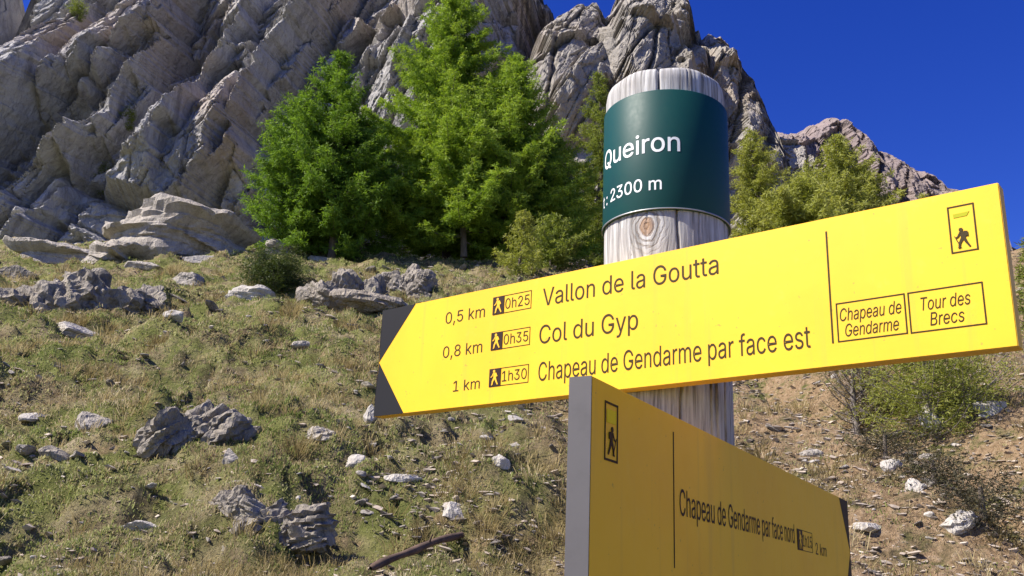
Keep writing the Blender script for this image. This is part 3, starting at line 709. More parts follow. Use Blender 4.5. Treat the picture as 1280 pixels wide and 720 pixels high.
def wood_mat():
    m, nt, b = mat_new('weathered_post_wood'); g = NT(nt)
    ge = g.n('ShaderNodeTexCoord'); sx = g.n('ShaderNodeSeparateXYZ'); g.l(ge.outputs['Object'], sx.inputs[0])
    x = g.math('SUBTRACT', sx.outputs[0], PX); y = g.math('SUBTRACT', sx.outputs[1], PY)
    ang = g.math('ARCTAN2', x, g.math('MULTIPLY', y, -1.0)); arc = g.math('MULTIPLY', ang, PR)
    # rings of the knot, in unrolled surface coordinates
    du = g.math('SUBTRACT', arc, RAD(-27)*PR); dz = g.math('SUBTRACT', sx.outputs[2], .379)
    r2 = g.math('SQRT', g.math('ADD', g.math('MULTIPLY', du, du), g.math('MULTIPLY', g.math('MULTIPLY', dz, dz), .55)))
    cv = g.n('ShaderNodeCombineXYZ'); g.l(arc, cv.inputs[0]); g.l(sx.outputs[2], cv.inputs[1])
    near = g.math('SUBTRACT', 1.0, g.rr(r2, .012, .045))
    # grain flows round the knot
    warp = g.math('MULTIPLY', g.math('DIVIDE', du, g.math('ADD', r2, .006)), g.math('MULTIPLY', near, -.012))
    gv = g.n('ShaderNodeCombineXYZ'); g.l(g.math('ADD', arc, warp), gv.inputs[0]); g.l(g.math('MULTIPLY', sx.outputs[2], .045), gv.inputs[1])
    n1 = g.noise(gv.outputs[0], 260, 5, .65, .3); n2 = g.noise(gv.outputs[0], 62, 4, .6, .5)
    n3 = g.noise(cv.outputs[0], 22, 5, .6)
    c = g.ramp(n1, [(.32, (.10, .095, .088)), (.45, (.35, .338, .325)), (.70, (.63, .62, .605))])
    c = g.mix(g.rr(n2, .40, .33), c, (.085, .072, .062))
    c = g.mix(g.math('MULTIPLY', g.rr(n3, .5, .68), .45), c, (.33, .30, .28))
    rings = g.math('SINE', g.math('MULTIPLY', g.math('ADD', r2, g.math('MULTIPLY', g.math('SUBTRACT', n3, .5), .022)), 1250.0))
    kn = g.math('MULTIPLY', g.math('MULTIPLY', g.rr(rings, .0, .9), g.math('SUBTRACT', 1.0, g.rr(r2, .012, .030))), .6)
    c = g.mix(kn, c, (.17, .13, .10))
    c = g.mix(g.math('MULTIPLY', g.math('SUBTRACT', 1.0, g.rr(r2, .006, .010)), .8), c, (.30, .17, .085))
    g.l(c, b.inputs['Base Color']); b.inputs['Roughness'].default_value = .85; b.inputs['Specular IOR Level'].default_value = .25
    g.bump(g.math('SUBTRACT', g.math('ADD', n1, n2), kn), .5, .002, b)
    return m
CRACKS = [(-17.5, .49, .60, .055, .010), (2, .10, .46, .040, .007), (58, .2, .60, .045, .006), (-58, .22, .43, .03, .004), (36, -.2, .3, .04, .008), (22, .33, .385, .03, .004),
          (-44, .535, .60, .02, .004), (-30, .548, .60, .02, .003), (12, .545, .60, .02, .003), (31, .55, .6, .025, .004), (47, -.3, .28, .04, .007), (29, .0, .22, .03, .005), (-27, .345, .40, .018, .003), (-41, .3, .352, .02, .003)]
def build_post():
    na = 420
    zs = np.concatenate([np.linspace(post_base-.3, -.05, 20), np.linspace(-.04, PTOP-.012, 190)])
    ang = np.linspace(0, 2*np.pi, na, endpoint=False)
    A, Z = np.meshgrid(ang, zs)
    R = PR+.0012*fbm(A*0+np.cos(A)*2, np.sin(A)*2, Z*3, 3, 3)+.0006*fbm(np.cos(A)*16, np.sin(A)*16, Z*2, 3, 6)
    for deg, z0, z1, wdeg, dep in CRACKS:
        a0 = RAD(deg)+.02*np.sin(Z*23+deg)+.012*np.sin(Z*61)
        d = (A-a0+np.pi) % (2*np.pi)-np.pi
        R -= dep*np.exp(-(d/wdeg*1.6)**2*3.5)*sstep(z0, z0+.03, Z)*(1-sstep(z1, z1+.03, Z))
    X = PX+R*np.sin(A); Y = PY-R*np.cos(A)
    rings = [np.stack([X, Y, Z], -1)]
    for f, dz in ((.985, .007), (.955, .0115), (.90, .013), (.6, .0135), (.25, .014)):   # softened top
        rings.append(np.stack([PX+(X[-1]-PX)*f, PY+(Y[-1]-PY)*f, Z[-1]+dz+.001*np.sin(A[-1]*7)*f], -1)[None])
    co = np.concatenate(rings); nr = len(co)
    i = np.arange(nr*na).reshape(nr, na); j = np.roll(i, -1, 1)
    f = np.stack([i[:-1], j[:-1], j[1:], i[1:]], -1).reshape(-1, 4)
    co = np.concatenate([co.reshape(-1, 3), [[PX, PY, PTOP+.002]]])
    cap = np.stack([i[-1], j[-1], np.full(na, nr*na)], -1)
    child('post', np_mesh('post', co, [f, cap]), wood_mat(), SP)
build_post()

def flat_mat(name, col, rough=.45, spec=.4, dirt=None, metal=0.0, scale=18):
    m, nt, b = mat_new(name); g = NT(nt); n = g.noise(g.coord(), scale, 6, .65); n2 = g.noise(g.coord(), scale*9, 4, .6)
    dc = dirt or tuple(v*.86 for v in col)
    c = g.mix(g.math('MULTIPLY', g.rr(n, .45, .75), .7), col, dc)
    g.l(c, b.inputs['Base Color']); b.inputs['Metallic'].default_value = metal; b.inputs['Specular IOR Level'].default_value = spec
    rg = g.n('ShaderNodeMapRange'); g.l(n2, rg.inputs[0]); rg.inputs[3].default_value = rough-.06; rg.inputs[4].default_value = rough+.1; g.l(rg.outputs[0], b.inputs['Roughness'])
    return m
def board_paint():
    m, nt, b = mat_new('yellow_sign_paint'); g = NT(nt); v = g.coord()
    c = g.mix(g.rr(g.noise(v, 7, 5, .6), .4, .65), (.89, .525, .013), (.86, .485, .013))
    streak = g.noise(g.coord((60, 60, 3)), 1.0, 5, .65)                       # rain runs
    c = g.mix(g.math('MULTIPLY', g.rr(streak, .54, .72), .3), c, (.62, .36, .05))
    spots = g.noise(v, 210, 3, .5)
    c = g.mix(g.math('MULTIPLY', g.rr(spots, .70, .74), .55), c, (.30, .19, .05))
    c = g.mix(g.math('MULTIPLY', g.rr(g.noise(v, 26, 6, .75), .58, .72), .18), c, (.88, .62, .10))   # chalking
    g.l(c, b.inputs['Base Color']); b.inputs['Specular IOR Level'].default_value = .35
    rg = g.n('ShaderNodeMapRange'); g.l(g.noise(v, 40, 6, .7), rg.inputs[0]); rg.inputs[3].default_value = .38; rg.inputs[4].default_value = .62; g.l(rg.outputs[0], b.inputs['Roughness'])
    g.bump(g.noise(v, 90, 4, .6), .08, .001, b)
    return m
M['yellow'] = board_paint()
M['ink'] = flat_mat('dark_sign_ink', (.045, .028, .006), .6, .2)
M['ink_black'] = flat_mat('black_sign_ink', (.03, .012, .008), .6, .2)
M['corner'] = flat_mat('dark_grey_arrow_corner', (.012, .0115, .013), .6, .2)
M['alu'] = flat_mat('grey_board_edge', (.115, .108, .11), .6, .3, (.085, .08, .082), .2)
M['olive_mark'] = flat_mat('olive_yellow_mark', (.40, .40, .010), .6, .2)
M['band'] = flat_mat('green_name_band', (.004, .055, .050), .5, .25, (.006, .046, .046))
M['white'] = flat_mat('white_lettering', (.80, .82, .82), .5, .3)
M['bandedge'] = flat_mat('band_edge_metal', (.35, .36, .36), .4, .5, None, .6)
M['steel'] = flat_mat('galvanised_bracket', (.35, .35, .36), .4, .5, None, .8)

# outlines of the sign lettering: advance and closed loops, in thousandths of the type size
GLYPHS = {
    ' ': (188, ''),
    ',': (188, '38 -119 68 71 137 71 84 -119'),
    '0': (453, '227 -7 199 -5 174 1 151 11 130 24 111 41 95 62 80 86 69 113 60 144 53 178 49 214 48 254 49 294 53 330 60 364 69 395 81 422 95 447 112 467 130 484 151 498 174 508 200 514 227 516 254 514 279 508 302 498 323 484 342 467 358 447 372 422 384 395 393 364 400 330 404 294 405 254 404 214 400 178 393 144 384 113 373 86 359 62 342 41 323 24 302 11 279 1 254 -5;227 50 245 51 261 56 276 63 290 74 303 87 313 103 323 122 330 144 336 168 340 194 343 223 344 254 343 285 340 314 336 341 330 365 323 387 313 405 303 422 290 435 276 446 261 453 245 458 227 460 209 458 192 453 177 446 163 435 151 422 140 405 131 387 123 365 117 341 113 314 110 285 109 254 110 223 113 194 117 168 123 144 131 122 140 103 151 87 163 74 177 63 192 56 209 51'),
    '1': (453, '76 0 76 55 391 55 391 0;276 509 276 0 212 0 212 448 209 448 86 358 86 427 198 509'),
    '2': (453, '64 0 64 47 234 229 282 282 291 294 299 305 305 316 311 327 315 337 318 348 320 360 320 371 319 385 317 397 313 408 308 419 301 428 293 436 283 443 273 449 262 454 250 457 237 459 224 460 209 459 196 457 184 453 172 447 162 441 153 433 145 424 139 413 134 402 130 390 128 376 127 362 66 362 67 384 71 405 77 424 86 442 98 459 111 473 126 486 143 496 162 505 182 511 203 514 225 516 247 514 268 511 288 505 306 497 323 486 337 474 350 461 361 445 370 428 376 411 380 392 381 372 380 358 378 345 375 331 371 318 365 304 357 290 347 275 336 259 322 241 306 223 288 202 267 180 153 60 153 57 389 57 389 0'),
    '3': (453, '218 -7 195 -6 173 -3 152 2 133 10 114 19 98 30 83 43 70 57 60 74 52 91 46 111 44 132 109 132 111 119 115 107 120 97 126 87 134 78 144 71 154 64 165 59 178 55 191 52 204 50 219 50 234 51 248 53 262 56 275 61 287 67 297 74 307 83 315 93 321 104 325 116 328 130 329 145 328 158 326 172 322 184 316 196 308 207 299 217 288 226 275 234 260 240 242 244 223 247 201 248 157 248 157 299 288 448 288 452 70 452 70 509 372 509 372 461 211 278 211 289 239 290 264 288 287 284 308 276 327 265 344 253 359 239 371 222 381 205 387 186 392 166 393 145 392 123 387 103 380 84 370 66 358 50 344 36 327 23 309 12 288 4 266 -2 243 -6'),
    '4': (453, '40 105 40 158 247 509 311 509 109 166 109 163 413 163 413 105;282 0 282 121 282 146 282 318 343 318 343 0'),
    '5': (453, '221 -7 199 -6 178 -2 159 3 140 11 123 21 108 32 94 45 83 60 73 76 66 93 62 111 60 130 122 130 124 119 127 108 132 98 138 89 145 80 154 73 163 66 173 60 184 56 196 52 208 50 221 50 236 51 250 53 264 58 276 64 288 72 298 82 307 92 314 104 320 117 324 131 327 146 328 162 327 178 324 193 320 208 314 221 306 233 297 244 286 254 275 262 262 269 248 273 233 276 218 277 205 276 192 275 180 272 167 268 156 264 145 258 136 252 128 246 67 253 96 509 366 509 366 452 151 452 134 301 136 301 145 308 155 315 166 320 178 325 190 329 203 331 216 333 229 334 247 333 263 330 279 326 294 321 308 314 321 306 334 296 345 285 355 273 364 260 372 246 379 231 384 215 388 199 390 181 391 163 390 139 385 117 379 95 369 76 357 57 343 41 327 27 309 15 289 6 268 -1 245 -5'),
    '6': (453, '226 -7 203 -5 182 -1 161 5 142 15 125 26 109 40 96 56 84 74 75 94 69 115 65 138 64 162 65 180 68 199 73 219 80 239 89 261 102 285 118 311 137 340 252 509 322 509 151 261 145 261 149 268 154 275 159 281 165 288 172 293 179 299 187 303 196 307 205 310 214 312 224 314 235 314 257 313 278 309 298 303 316 295 332 284 346 271 359 257 370 240 378 221 384 201 388 180 389 157 388 134 384 112 377 92 368 73 356 55 343 39 327 26 310 14 291 5 271 -2 249 -6;226 48 241 49 254 52 267 56 279 63 289 70 299 79 307 90 314 101 320 114 324 128 327 142 327 157 327 173 324 187 320 201 314 213 307 225 299 235 289 244 279 251 267 258 254 262 241 264 226 265 212 264 198 262 186 258 174 252 163 244 153 235 145 225 138 214 132 201 128 188 126 174 125 158 126 143 128 128 132 114 138 102 145 90 153 79 163 70 174 63 186 56 198 52 212 49'),
    '7': (453, '97 0 323 448 323 452 62 452 62 509 391 509 391 449 165 0'),
    '8': (453, '226 -7 201 -6 178 -2 156 3 136 11 117 21 101 33 86 47 74 62 64 78 57 96 53 115 52 135 53 151 55 166 59 181 65 195 72 208 81 220 90 231 101 241 113 249 125 256 139 261 153 265 153 267 135 273 119 282 105 293 93 308 83 324 76 342 72 360 70 380 72 399 75 417 82 434 90 450 101 464 114 477 129 488 146 498 164 506 184 511 204 514 226 516 248 514 269 511 288 506 306 498 323 488 337 477 350 464 361 450 370 434 377 417 380 399 382 380 380 361 376 342 369 324 359 308 347 293 333 282 318 273 300 267 300 265 314 261 327 256 339 249 351 241 362 231 372 220 380 208 387 195 393 181 397 166 400 151 401 135 399 115 395 96 388 78 378 62 366 47 352 33 335 21 317 11 296 3 275 -2 251 -6;226 49 243 50 258 52 272 55 285 60 296 66 307 74 315 82 323 91 329 102 333 113 336 126 337 139 336 152 333 165 329 177 322 189 314 199 305 208 295 216 283 223 270 228 256 232 242 234 226 235 211 234 196 232 182 228 169 223 157 216 147 208 138 199 130 189 123 177 119 165 116 152 115 139 116 126 119 113 123 102 129 91 136 82 145 74 156 66 167 60 180 55 195 52 210 50;226 290 239 290 252 292 263 296 274 300 284 306 293 313 300 321 307 330 312 341 316 351 318 363 319 376 318 388 316 399 313 410 308 420 301 429 294 437 285 444 275 449 264 454 252 457 240 459 226 460 213 459 200 457 188 454 177 449 167 444 159 437 151 429 145 420 139 410 136 399 134 388 133 376 134 363 136 351 139 341 145 330 151 321 159 313 168 306 178 300 189 296 201 292 213 290'),
    '9': (453, '226 516 249 514 271 510 291 503 310 494 328 482 343 468 356 452 368 434 377 414 384 393 388 371 389 347 388 328 385 309 380 290 373 270 363 248 350 224 334 197 315 168 200 0 130 0 301 248 307 248 303 240 299 234 294 227 287 221 281 215 273 210 265 206 257 202 248 199 238 196 228 195 218 195 195 196 175 199 155 206 137 214 121 225 106 237 94 252 83 269 74 287 68 307 65 329 64 352 65 375 69 397 75 417 85 436 96 454 110 469 125 483 143 494 162 504 182 510 203 514;226 460 212 459 199 457 186 452 174 446 163 438 154 429 145 419 138 407 133 395 129 381 126 367 125 352 126 336 129 322 133 308 138 295 145 284 154 274 163 265 174 257 186 251 199 247 212 244 226 243 240 244 254 247 267 251 279 257 289 265 299 273 307 284 314 295 320 308 324 321 327 335 327 350 327 366 324 381 320 394 314 407 307 419 299 429 290 438 279 446 267 452 254 457 241 459'),
    ':': (188, '95 -4 86 -4 78 -1 70 3 63 9 57 16 53 24 50 32 50 41 50 50 53 59 57 66 63 73 70 79 78 83 86 86 95 87 104 86 113 83 121 79 128 73 134 66 138 59 140 50 141 41 140 32 138 24 134 16 128 9 121 3 113 -1 104 -4;95 271 86 272 78 274 70 278 63 284 57 291 53 299 50 307 50 316 50 325 53 334 57 342 63 349 70 354 78 359 86 361 95 362 104 361 113 359 121 354 128 349 134 342 138 334 140 325 141 316 140 307 138 299 134 291 128 284 121 278 113 274 104 272'),
    'B': (456, '60 0 60 509 241 509 266 508 289 504 310 499 329 491 345 481 359 469 371 456 381 442 388 426 394 410 397 392 398 374 397 358 395 344 392 331 387 320 380 310 373 301 365 293 356 286 347 280 336 275 326 270 315 267 315 262 327 261 339 257 351 252 363 245 374 237 385 227 394 216 402 203 409 189 414 173 417 155 418 136 417 117 413 100 408 83 400 67 390 52 377 39 362 28 344 18 324 10 301 4 275 1 247 0;125 57 245 57 272 58 296 63 315 70 330 80 341 92 349 105 354 120 355 137 355 149 352 161 348 173 342 184 335 194 327 203 317 211 306 218 293 224 279 228 264 230 248 231 125 231;125 285 238 285 252 286 265 288 277 291 288 296 299 302 308 309 316 317 323 326 329 337 333 348 335 359 336 372 334 388 330 403 323 417 313 429 299 439 283 446 263 450 240 452 125 452'),
    'C': (510, '267 -7 235 -5 205 1 177 11 150 25 126 42 104 63 86 88 70 115 57 146 48 179 42 215 40 254 42 293 48 329 57 362 70 393 86 421 104 445 126 466 150 484 177 498 205 508 235 514 267 516 286 515 305 513 323 509 340 504 357 498 373 490 388 481 402 471 415 460 427 447 438 433 448 418 456 402 463 385 469 367 473 348 408 348 405 361 401 373 395 384 389 395 382 404 375 413 366 421 357 428 348 435 337 440 327 445 315 449 304 452 292 454 280 455 267 456 245 454 223 450 203 443 184 432 166 419 150 403 137 385 125 364 116 340 109 314 105 285 103 254 105 223 109 194 116 168 125 145 137 123 151 105 166 89 184 76 203 66 223 59 245 54 267 53 280 53 292 55 304 57 315 60 327 64 337 69 348 74 357 81 366 88 375 96 382 105 389 114 395 125 401 136 405 148 408 160 473 160 469 142 463 124 457 107 448 91 438 76 428 62 416 49 402 38 388 28 373 19 357 11 341 5 323 0 305 -4 286 -6'),
    'G': (520, '269 -7 236 -5 205 1 176 11 149 25 125 43 104 64 85 88 69 116 57 146 47 179 42 215 40 254 42 293 47 329 57 362 69 393 85 421 103 445 125 466 149 484 175 498 203 508 233 514 265 516 285 515 304 513 322 509 340 504 358 497 374 489 389 480 403 469 416 458 429 445 439 431 449 416 458 401 465 384 470 367 474 349 408 349 404 361 399 372 393 383 387 393 380 403 373 411 365 420 356 427 347 434 337 439 326 444 315 448 304 452 291 454 279 455 265 456 243 454 222 450 202 443 183 432 166 419 150 404 137 385 125 364 116 340 109 314 105 285 103 254 105 223 109 194 116 168 125 145 137 124 151 105 166 90 184 76 203 66 224 59 246 54 269 53 290 54 309 57 328 63 345 71 360 81 374 93 386 107 396 123 404 141 410 160 414 180 415 202 434 199 283 199 283 256 478 256 478 200 476 170 471 141 463 115 451 91 436 69 419 50 399 33 377 19 352 8 326 0 298 -5'),
    'H': (517, '60 0 60 509 125 509 125 289 392 289 392 509 457 509 457 0 392 0 392 232 125 232 125 0'),
    'Q': (533, '245 159 313 159 369 85 384 65 468 -48 401 -48 346 27 331 46;267 -7 235 -5 205 1 177 11 150 25 126 42 105 63 86 88 70 115 57 146 48 179 42 215 40 254 42 293 48 329 57 362 70 393 86 421 105 445 126 466 150 484 177 498 205 508 235 514 267 516 299 514 329 508 357 498 384 484 408 466 429 445 448 421 464 393 477 362 486 329 491 293 493 254 491 215 486 179 477 146 464 115 448 88 429 63 408 42 384 25 357 11 329 1 299 -5;267 53 289 54 310 59 330 66 349 76 367 89 383 105 396 123 408 144 418 168 425 194 429 223 430 254 429 286 425 314 418 341 408 365 396 386 383 404 367 420 349 433 330 443 310 450 289 454 267 456 245 454 223 450 203 443 184 433 167 420 151 404 137 385 125 364 116 340 109 314 105 285 103 254 105 223 109 194 116 168 125 144 137 123 151 105 167 89 184 76 203 66 223 59 245 54'),
    'T': (449, '32 452 32 509 417 509 417 452 257 452 257 0 193 0 193 452'),
    'V': (480, '204 0 16 509 84 509 192 206 215 137 248 31 235 31 267 138 290 206 395 509 463 509 278 0'),
    'a': (389, '160 -9 142 -8 126 -5 110 -1 94 5 80 12 68 22 57 32 48 45 40 58 35 73 31 90 30 108 31 123 34 138 38 150 43 161 50 171 58 179 67 187 78 193 89 199 100 203 112 207 125 211 178 220 234 227 244 228 252 230 259 232 265 235 270 238 273 243 275 248 276 255 276 257 275 268 273 279 271 288 267 297 262 304 256 311 248 317 240 322 230 326 220 329 208 330 196 331 183 330 171 329 159 326 149 322 140 318 132 313 124 307 118 301 112 294 107 288 103 281 100 274 41 291 48 308 57 322 67 335 79 346 91 355 104 364 118 370 133 375 148 379 163 382 179 384 194 384 204 384 215 383 227 382 239 379 251 376 263 372 275 367 286 360 296 353 306 343 315 333 322 320 329 306 333 290 336 272 337 251 337 0 277 0 277 52 272 52 269 45 264 38 258 32 252 25 244 18 236 12 226 6 215 1 203 -3 190 -6 176 -8;170 45 187 46 202 49 216 53 228 59 239 66 248 74 257 83 263 93 269 104 272 115 275 126 276 138 276 190 273 188 270 186 265 184 259 182 231 176 200 171 175 168 165 166 154 164 144 162 134 159 125 155 117 150 110 145 103 139 98 132 95 124 93 115 92 105 92 95 94 87 98 79 102 72 107 66 114 61 121 56 130 52 139 49 149 47 159 46'),
    'c': (396, '207 -8 182 -7 159 -2 137 6 117 16 98 30 82 46 68 64 56 85 46 108 40 133 36 159 34 187 36 216 40 243 46 268 56 291 68 312 82 330 98 346 117 360 137 371 159 378 182 383 207 384 221 384 234 383 247 380 260 377 272 373 284 368 295 362 305 356 315 349 324 341 332 332 340 322 347 312 353 301 358 289 362 277 303 262 301 269 298 276 294 283 290 289 286 295 281 301 276 306 270 311 264 315 257 319 250 322 242 325 234 327 226 329 217 329 207 330 189 329 173 325 158 319 145 310 134 300 124 287 115 274 108 258 103 242 99 224 97 206 96 187 97 169 99 151 103 134 108 117 115 102 124 89 134 76 145 66 158 57 173 51 189 48 207 46 217 47 226 48 234 49 243 52 250 54 258 58 264 62 271 66 277 71 282 76 287 82 292 89 296 95 299 102 302 110 304 117 363 102 359 90 354 78 348 67 341 56 334 46 325 37 316 29 306 21 296 15 285 9 273 4 261 -1 248 -4 235 -6 221 -8'),
    'd': (424, '195 -8 172 -7 151 -2 130 5 111 16 94 29 79 45 66 64 55 84 46 108 39 133 35 160 34 189 35 218 39 245 46 270 55 293 66 313 79 332 95 347 112 361 131 371 151 378 173 383 196 384 213 384 228 381 241 378 253 373 263 367 272 360 280 353 287 346 306 319 311 319 311 509 372 509 372 0 313 0 313 59 307 59 287 31 280 24 272 17 263 10 252 4 241 -1 227 -5 212 -7;205 47 221 48 236 51 250 57 263 65 274 75 284 86 293 100 299 115 305 132 309 150 311 169 312 189 311 210 309 229 305 247 300 263 293 278 284 291 275 302 263 312 251 320 237 325 221 329 205 330 187 329 172 325 157 319 145 311 133 301 124 290 115 276 108 261 103 245 99 227 97 209 96 189 97 170 99 151 103 133 109 117 115 101 124 88 134 76 145 66 158 57 172 51 188 48'),
    'e': (404, '212 -8 185 -7 161 -2 138 6 117 16 98 30 82 46 68 64 56 85 46 108 40 132 35 159 34 187 35 215 39 242 46 267 55 290 67 311 81 329 97 346 115 359 135 370 157 378 180 383 205 384 221 384 236 382 251 379 266 374 280 368 294 361 307 351 319 341 331 329 341 315 350 299 357 282 363 263 368 242 370 219 371 194 371 169 75 169 75 221 338 221 310 202 309 220 307 237 303 254 298 269 291 282 283 294 273 305 263 314 250 321 237 326 222 329 205 330 189 329 173 326 159 321 146 313 135 304 125 294 116 282 109 270 103 256 99 241 97 226 96 211 96 178 97 157 100 139 104 122 110 106 118 92 128 80 139 70 151 61 165 55 179 50 195 47 212 46 224 47 234 48 244 50 254 53 263 56 271 61 278 66 285 73 292 80 297 88 302 96 306 105 365 91 360 77 353 63 345 51 335 39 324 29 311 19 298 11 283 4 266 -1 249 -5 231 -7'),
    'f': (254, '228 379 228 327 6 327 6 379;81 0 81 432 82 447 84 461 89 474 96 486 104 496 113 505 124 513 135 519 148 524 161 527 174 529 187 530 197 530 207 529 215 528 222 527 243 521 227 468 215 472 195 474 182 473 171 470 162 466 154 460 149 452 145 443 142 431 142 419 142 0'),
    'h': (410, '114 227 114 0 53 0 53 509 114 509 114 287 102 287 112 312 124 332 137 349 152 362 169 372 187 379 207 383 227 384 246 383 264 380 280 376 295 369 309 360 321 349 332 336 341 321 348 304 353 285 356 264 357 240 357 0 296 0 296 235 295 256 290 275 283 291 273 304 260 315 246 323 229 328 210 329 197 328 184 326 172 322 161 317 150 311 141 303 133 293 126 283 121 271 117 257 114 243'),
    'i': (167, '53 0 53 379 114 379 114 0;84 443 75 444 67 446 60 449 54 455 48 461 44 468 42 475 41 483 42 491 44 499 48 506 54 512 60 517 67 521 75 523 84 524 92 523 100 521 107 517 114 512 119 506 123 499 126 491 126 483 126 475 123 468 119 461 114 455 107 449 100 446 92 444'),
    'k': (381, '110 137 110 212 121 212 284 379 360 379 184 199 177 199;53 0 53 509 114 509 114 0;294 0 148 186 191 229 372 0'),
    'l': (189, '139 -2 119 -1 101 3 86 10 74 20 65 33 58 47 54 65 53 84 53 509 114 509 114 99 114 87 115 77 117 68 120 62 124 58 130 54 137 53 146 52 160 53 170 54 181 3 162 -1'),
    'm': (610, '53 0 53 379 112 379 112 295 108 295 112 310 118 323 125 335 132 346 141 355 151 363 161 370 172 376 183 380 195 384 207 386 219 386 239 385 257 380 273 372 287 361 299 347 309 331 316 314 321 295 312 295 317 308 322 321 329 332 337 343 347 353 357 361 368 369 381 375 394 380 407 383 422 385 437 386 453 385 468 383 483 378 497 372 510 364 522 354 532 342 541 328 548 313 553 296 556 276 557 255 557 0 496 0 496 254 494 273 490 289 483 302 473 313 460 321 447 326 433 329 419 330 406 330 395 328 384 324 374 320 365 314 358 307 351 299 345 290 341 280 338 270 336 259 335 247 335 0 274 0 274 260 273 275 269 288 262 301 253 311 242 320 229 326 215 329 199 330 188 330 178 328 168 325 158 320 148 314 140 307 132 299 126 289 121 278 117 266 114 253 114 238 114 0'),
    'n': (410, '114 227 114 0 53 0 53 379 112 379 112 287 102 287 112 312 124 332 137 349 152 362 169 372 187 379 207 383 227 384 246 383 264 380 280 376 295 369 309 360 321 349 332 336 341 321 348 304 353 285 356 264 357 240 357 0 296 0 296 235 295 256 290 275 283 291 273 304 260 315 246 323 229 328 210 329 197 328 184 326 172 322 161 317 150 311 141 303 133 293 126 283 121 271 117 257 114 243'),
    'o': (415, '207 -8 182 -7 159 -2 137 6 117 16 98 30 82 46 68 64 56 85 46 108 40 133 36 159 34 187 36 216 40 243 46 268 56 291 68 312 82 330 98 346 117 360 137 371 159 378 182 383 207 384 233 383 256 378 278 371 299 360 317 346 333 330 347 312 359 291 369 268 376 243 380 216 381 187 380 159 376 133 369 108 359 85 347 64 333 46 317 30 299 16 278 6 256 -2 233 -7;207 46 226 48 242 51 257 57 270 66 282 76 292 89 300 102 307 117 312 134 316 151 318 169 319 187 318 206 316 224 312 242 307 258 300 274 292 287 282 300 270 310 257 319 242 325 226 329 207 330 189 329 173 325 158 319 145 310 134 300 124 287 115 274 108 258 103 242 99 224 97 206 96 187 97 169 99 151 103 134 108 117 115 102 124 89 134 76 145 66 158 57 173 51 189 48'),
    'p': (424, '53 -143 53 379 112 379 112 319 118 319 137 346 144 353 152 360 161 367 171 373 183 378 197 381 212 384 229 384 252 383 274 378 294 371 313 361 330 347 345 332 359 313 370 293 379 270 385 245 389 218 390 189 389 160 385 133 379 108 370 84 359 64 346 45 330 29 313 16 294 5 274 -2 252 -7 229 -8 213 -7 198 -5 184 -1 173 4 162 10 153 17 145 24 138 31 118 59 114 59 114 -143;220 47 237 48 253 51 267 57 279 66 291 76 301 88 309 101 316 117 321 133 325 151 327 170 328 189 327 209 325 227 321 245 316 261 309 276 301 290 291 301 280 311 267 319 253 325 237 329 220 330 203 329 188 325 174 320 161 312 150 302 140 291 132 278 125 263 120 247 116 229 113 210 113 189 113 169 116 150 120 132 125 115 132 100 140 86 150 75 162 65 174 57 188 51 204 48'),
    'r': (259, '53 0 53 379 112 379 112 321 115 321 122 335 130 347 140 358 152 367 166 375 181 380 196 384 213 385 229 384 243 384 243 322 230 324 207 326 194 325 182 323 170 319 159 315 149 309 140 301 132 293 126 284 121 273 117 262 114 250 114 237 114 0'),
    's': (365, '182 -8 163 -7 145 -5 128 -2 112 3 98 10 84 18 72 27 62 38 53 50 45 63 40 78 36 94 94 107 99 92 105 79 114 69 124 60 136 54 150 49 165 46 181 45 200 46 217 50 232 55 244 62 255 71 262 81 267 91 268 103 267 112 265 121 260 129 254 136 246 142 237 147 225 151 212 155 149 170 125 177 104 186 87 196 72 208 61 222 53 237 48 255 47 274 48 290 51 305 57 319 65 332 75 343 87 354 100 363 115 370 131 377 149 381 167 384 187 384 206 384 223 381 239 378 254 372 267 366 279 358 290 349 299 339 307 328 314 316 319 303 324 290 268 277 264 288 258 298 251 307 243 316 232 323 219 328 205 331 187 333 171 332 156 329 143 324 131 317 121 308 114 299 110 289 109 277 110 267 112 258 117 250 124 243 133 237 144 232 157 227 172 223 229 209 254 202 275 194 292 183 306 171 317 158 325 142 330 125 331 107 330 90 326 75 321 61 312 47 302 35 290 24 276 15 260 6 242 0 223 -5 203 -7'),
    't': (227, '204 379 204 327 6 327 6 379;65 471 126 471 126 98 127 86 128 76 132 68 136 61 142 56 150 53 159 51 170 50 185 51 202 54 213 2 192 -3 168 -4 145 -3 125 2 107 10 92 21 80 35 72 52 67 71 65 93'),
    'u': (410, '182 -5 164 -4 146 -1 130 4 115 11 101 20 89 31 78 44 69 59 62 76 57 95 54 116 53 139 53 379 114 379 114 144 115 123 119 105 127 89 137 75 150 64 164 56 181 52 200 50 213 51 226 53 238 57 249 62 259 69 268 77 276 86 283 97 289 109 293 122 295 137 296 153 296 379 357 379 357 0 298 0 298 92 307 92 297 67 286 47 272 30 257 17 240 7 222 0 203 -4'),
    'y': (389, '47 -139 61 -86 71 -87 80 -89 88 -90 96 -90 104 -89 111 -87 118 -84 124 -80 130 -74 136 -67 141 -58 146 -48 151 -36 163 -1 17 379 84 379 165 155 171 138 177 121 182 104 187 87 206 21 184 21 202 87 224 155 305 379 371 379 204 -58 198 -72 191 -85 184 -97 177 -107 168 -116 159 -124 150 -130 139 -136 128 -140 117 -143 104 -145 91 -145 65 -143'),
}
def _area(p): return .5*sum(p[k-1][0]*p[k][1]-p[k][0]*p[k-1][1] for k in range(len(p)))
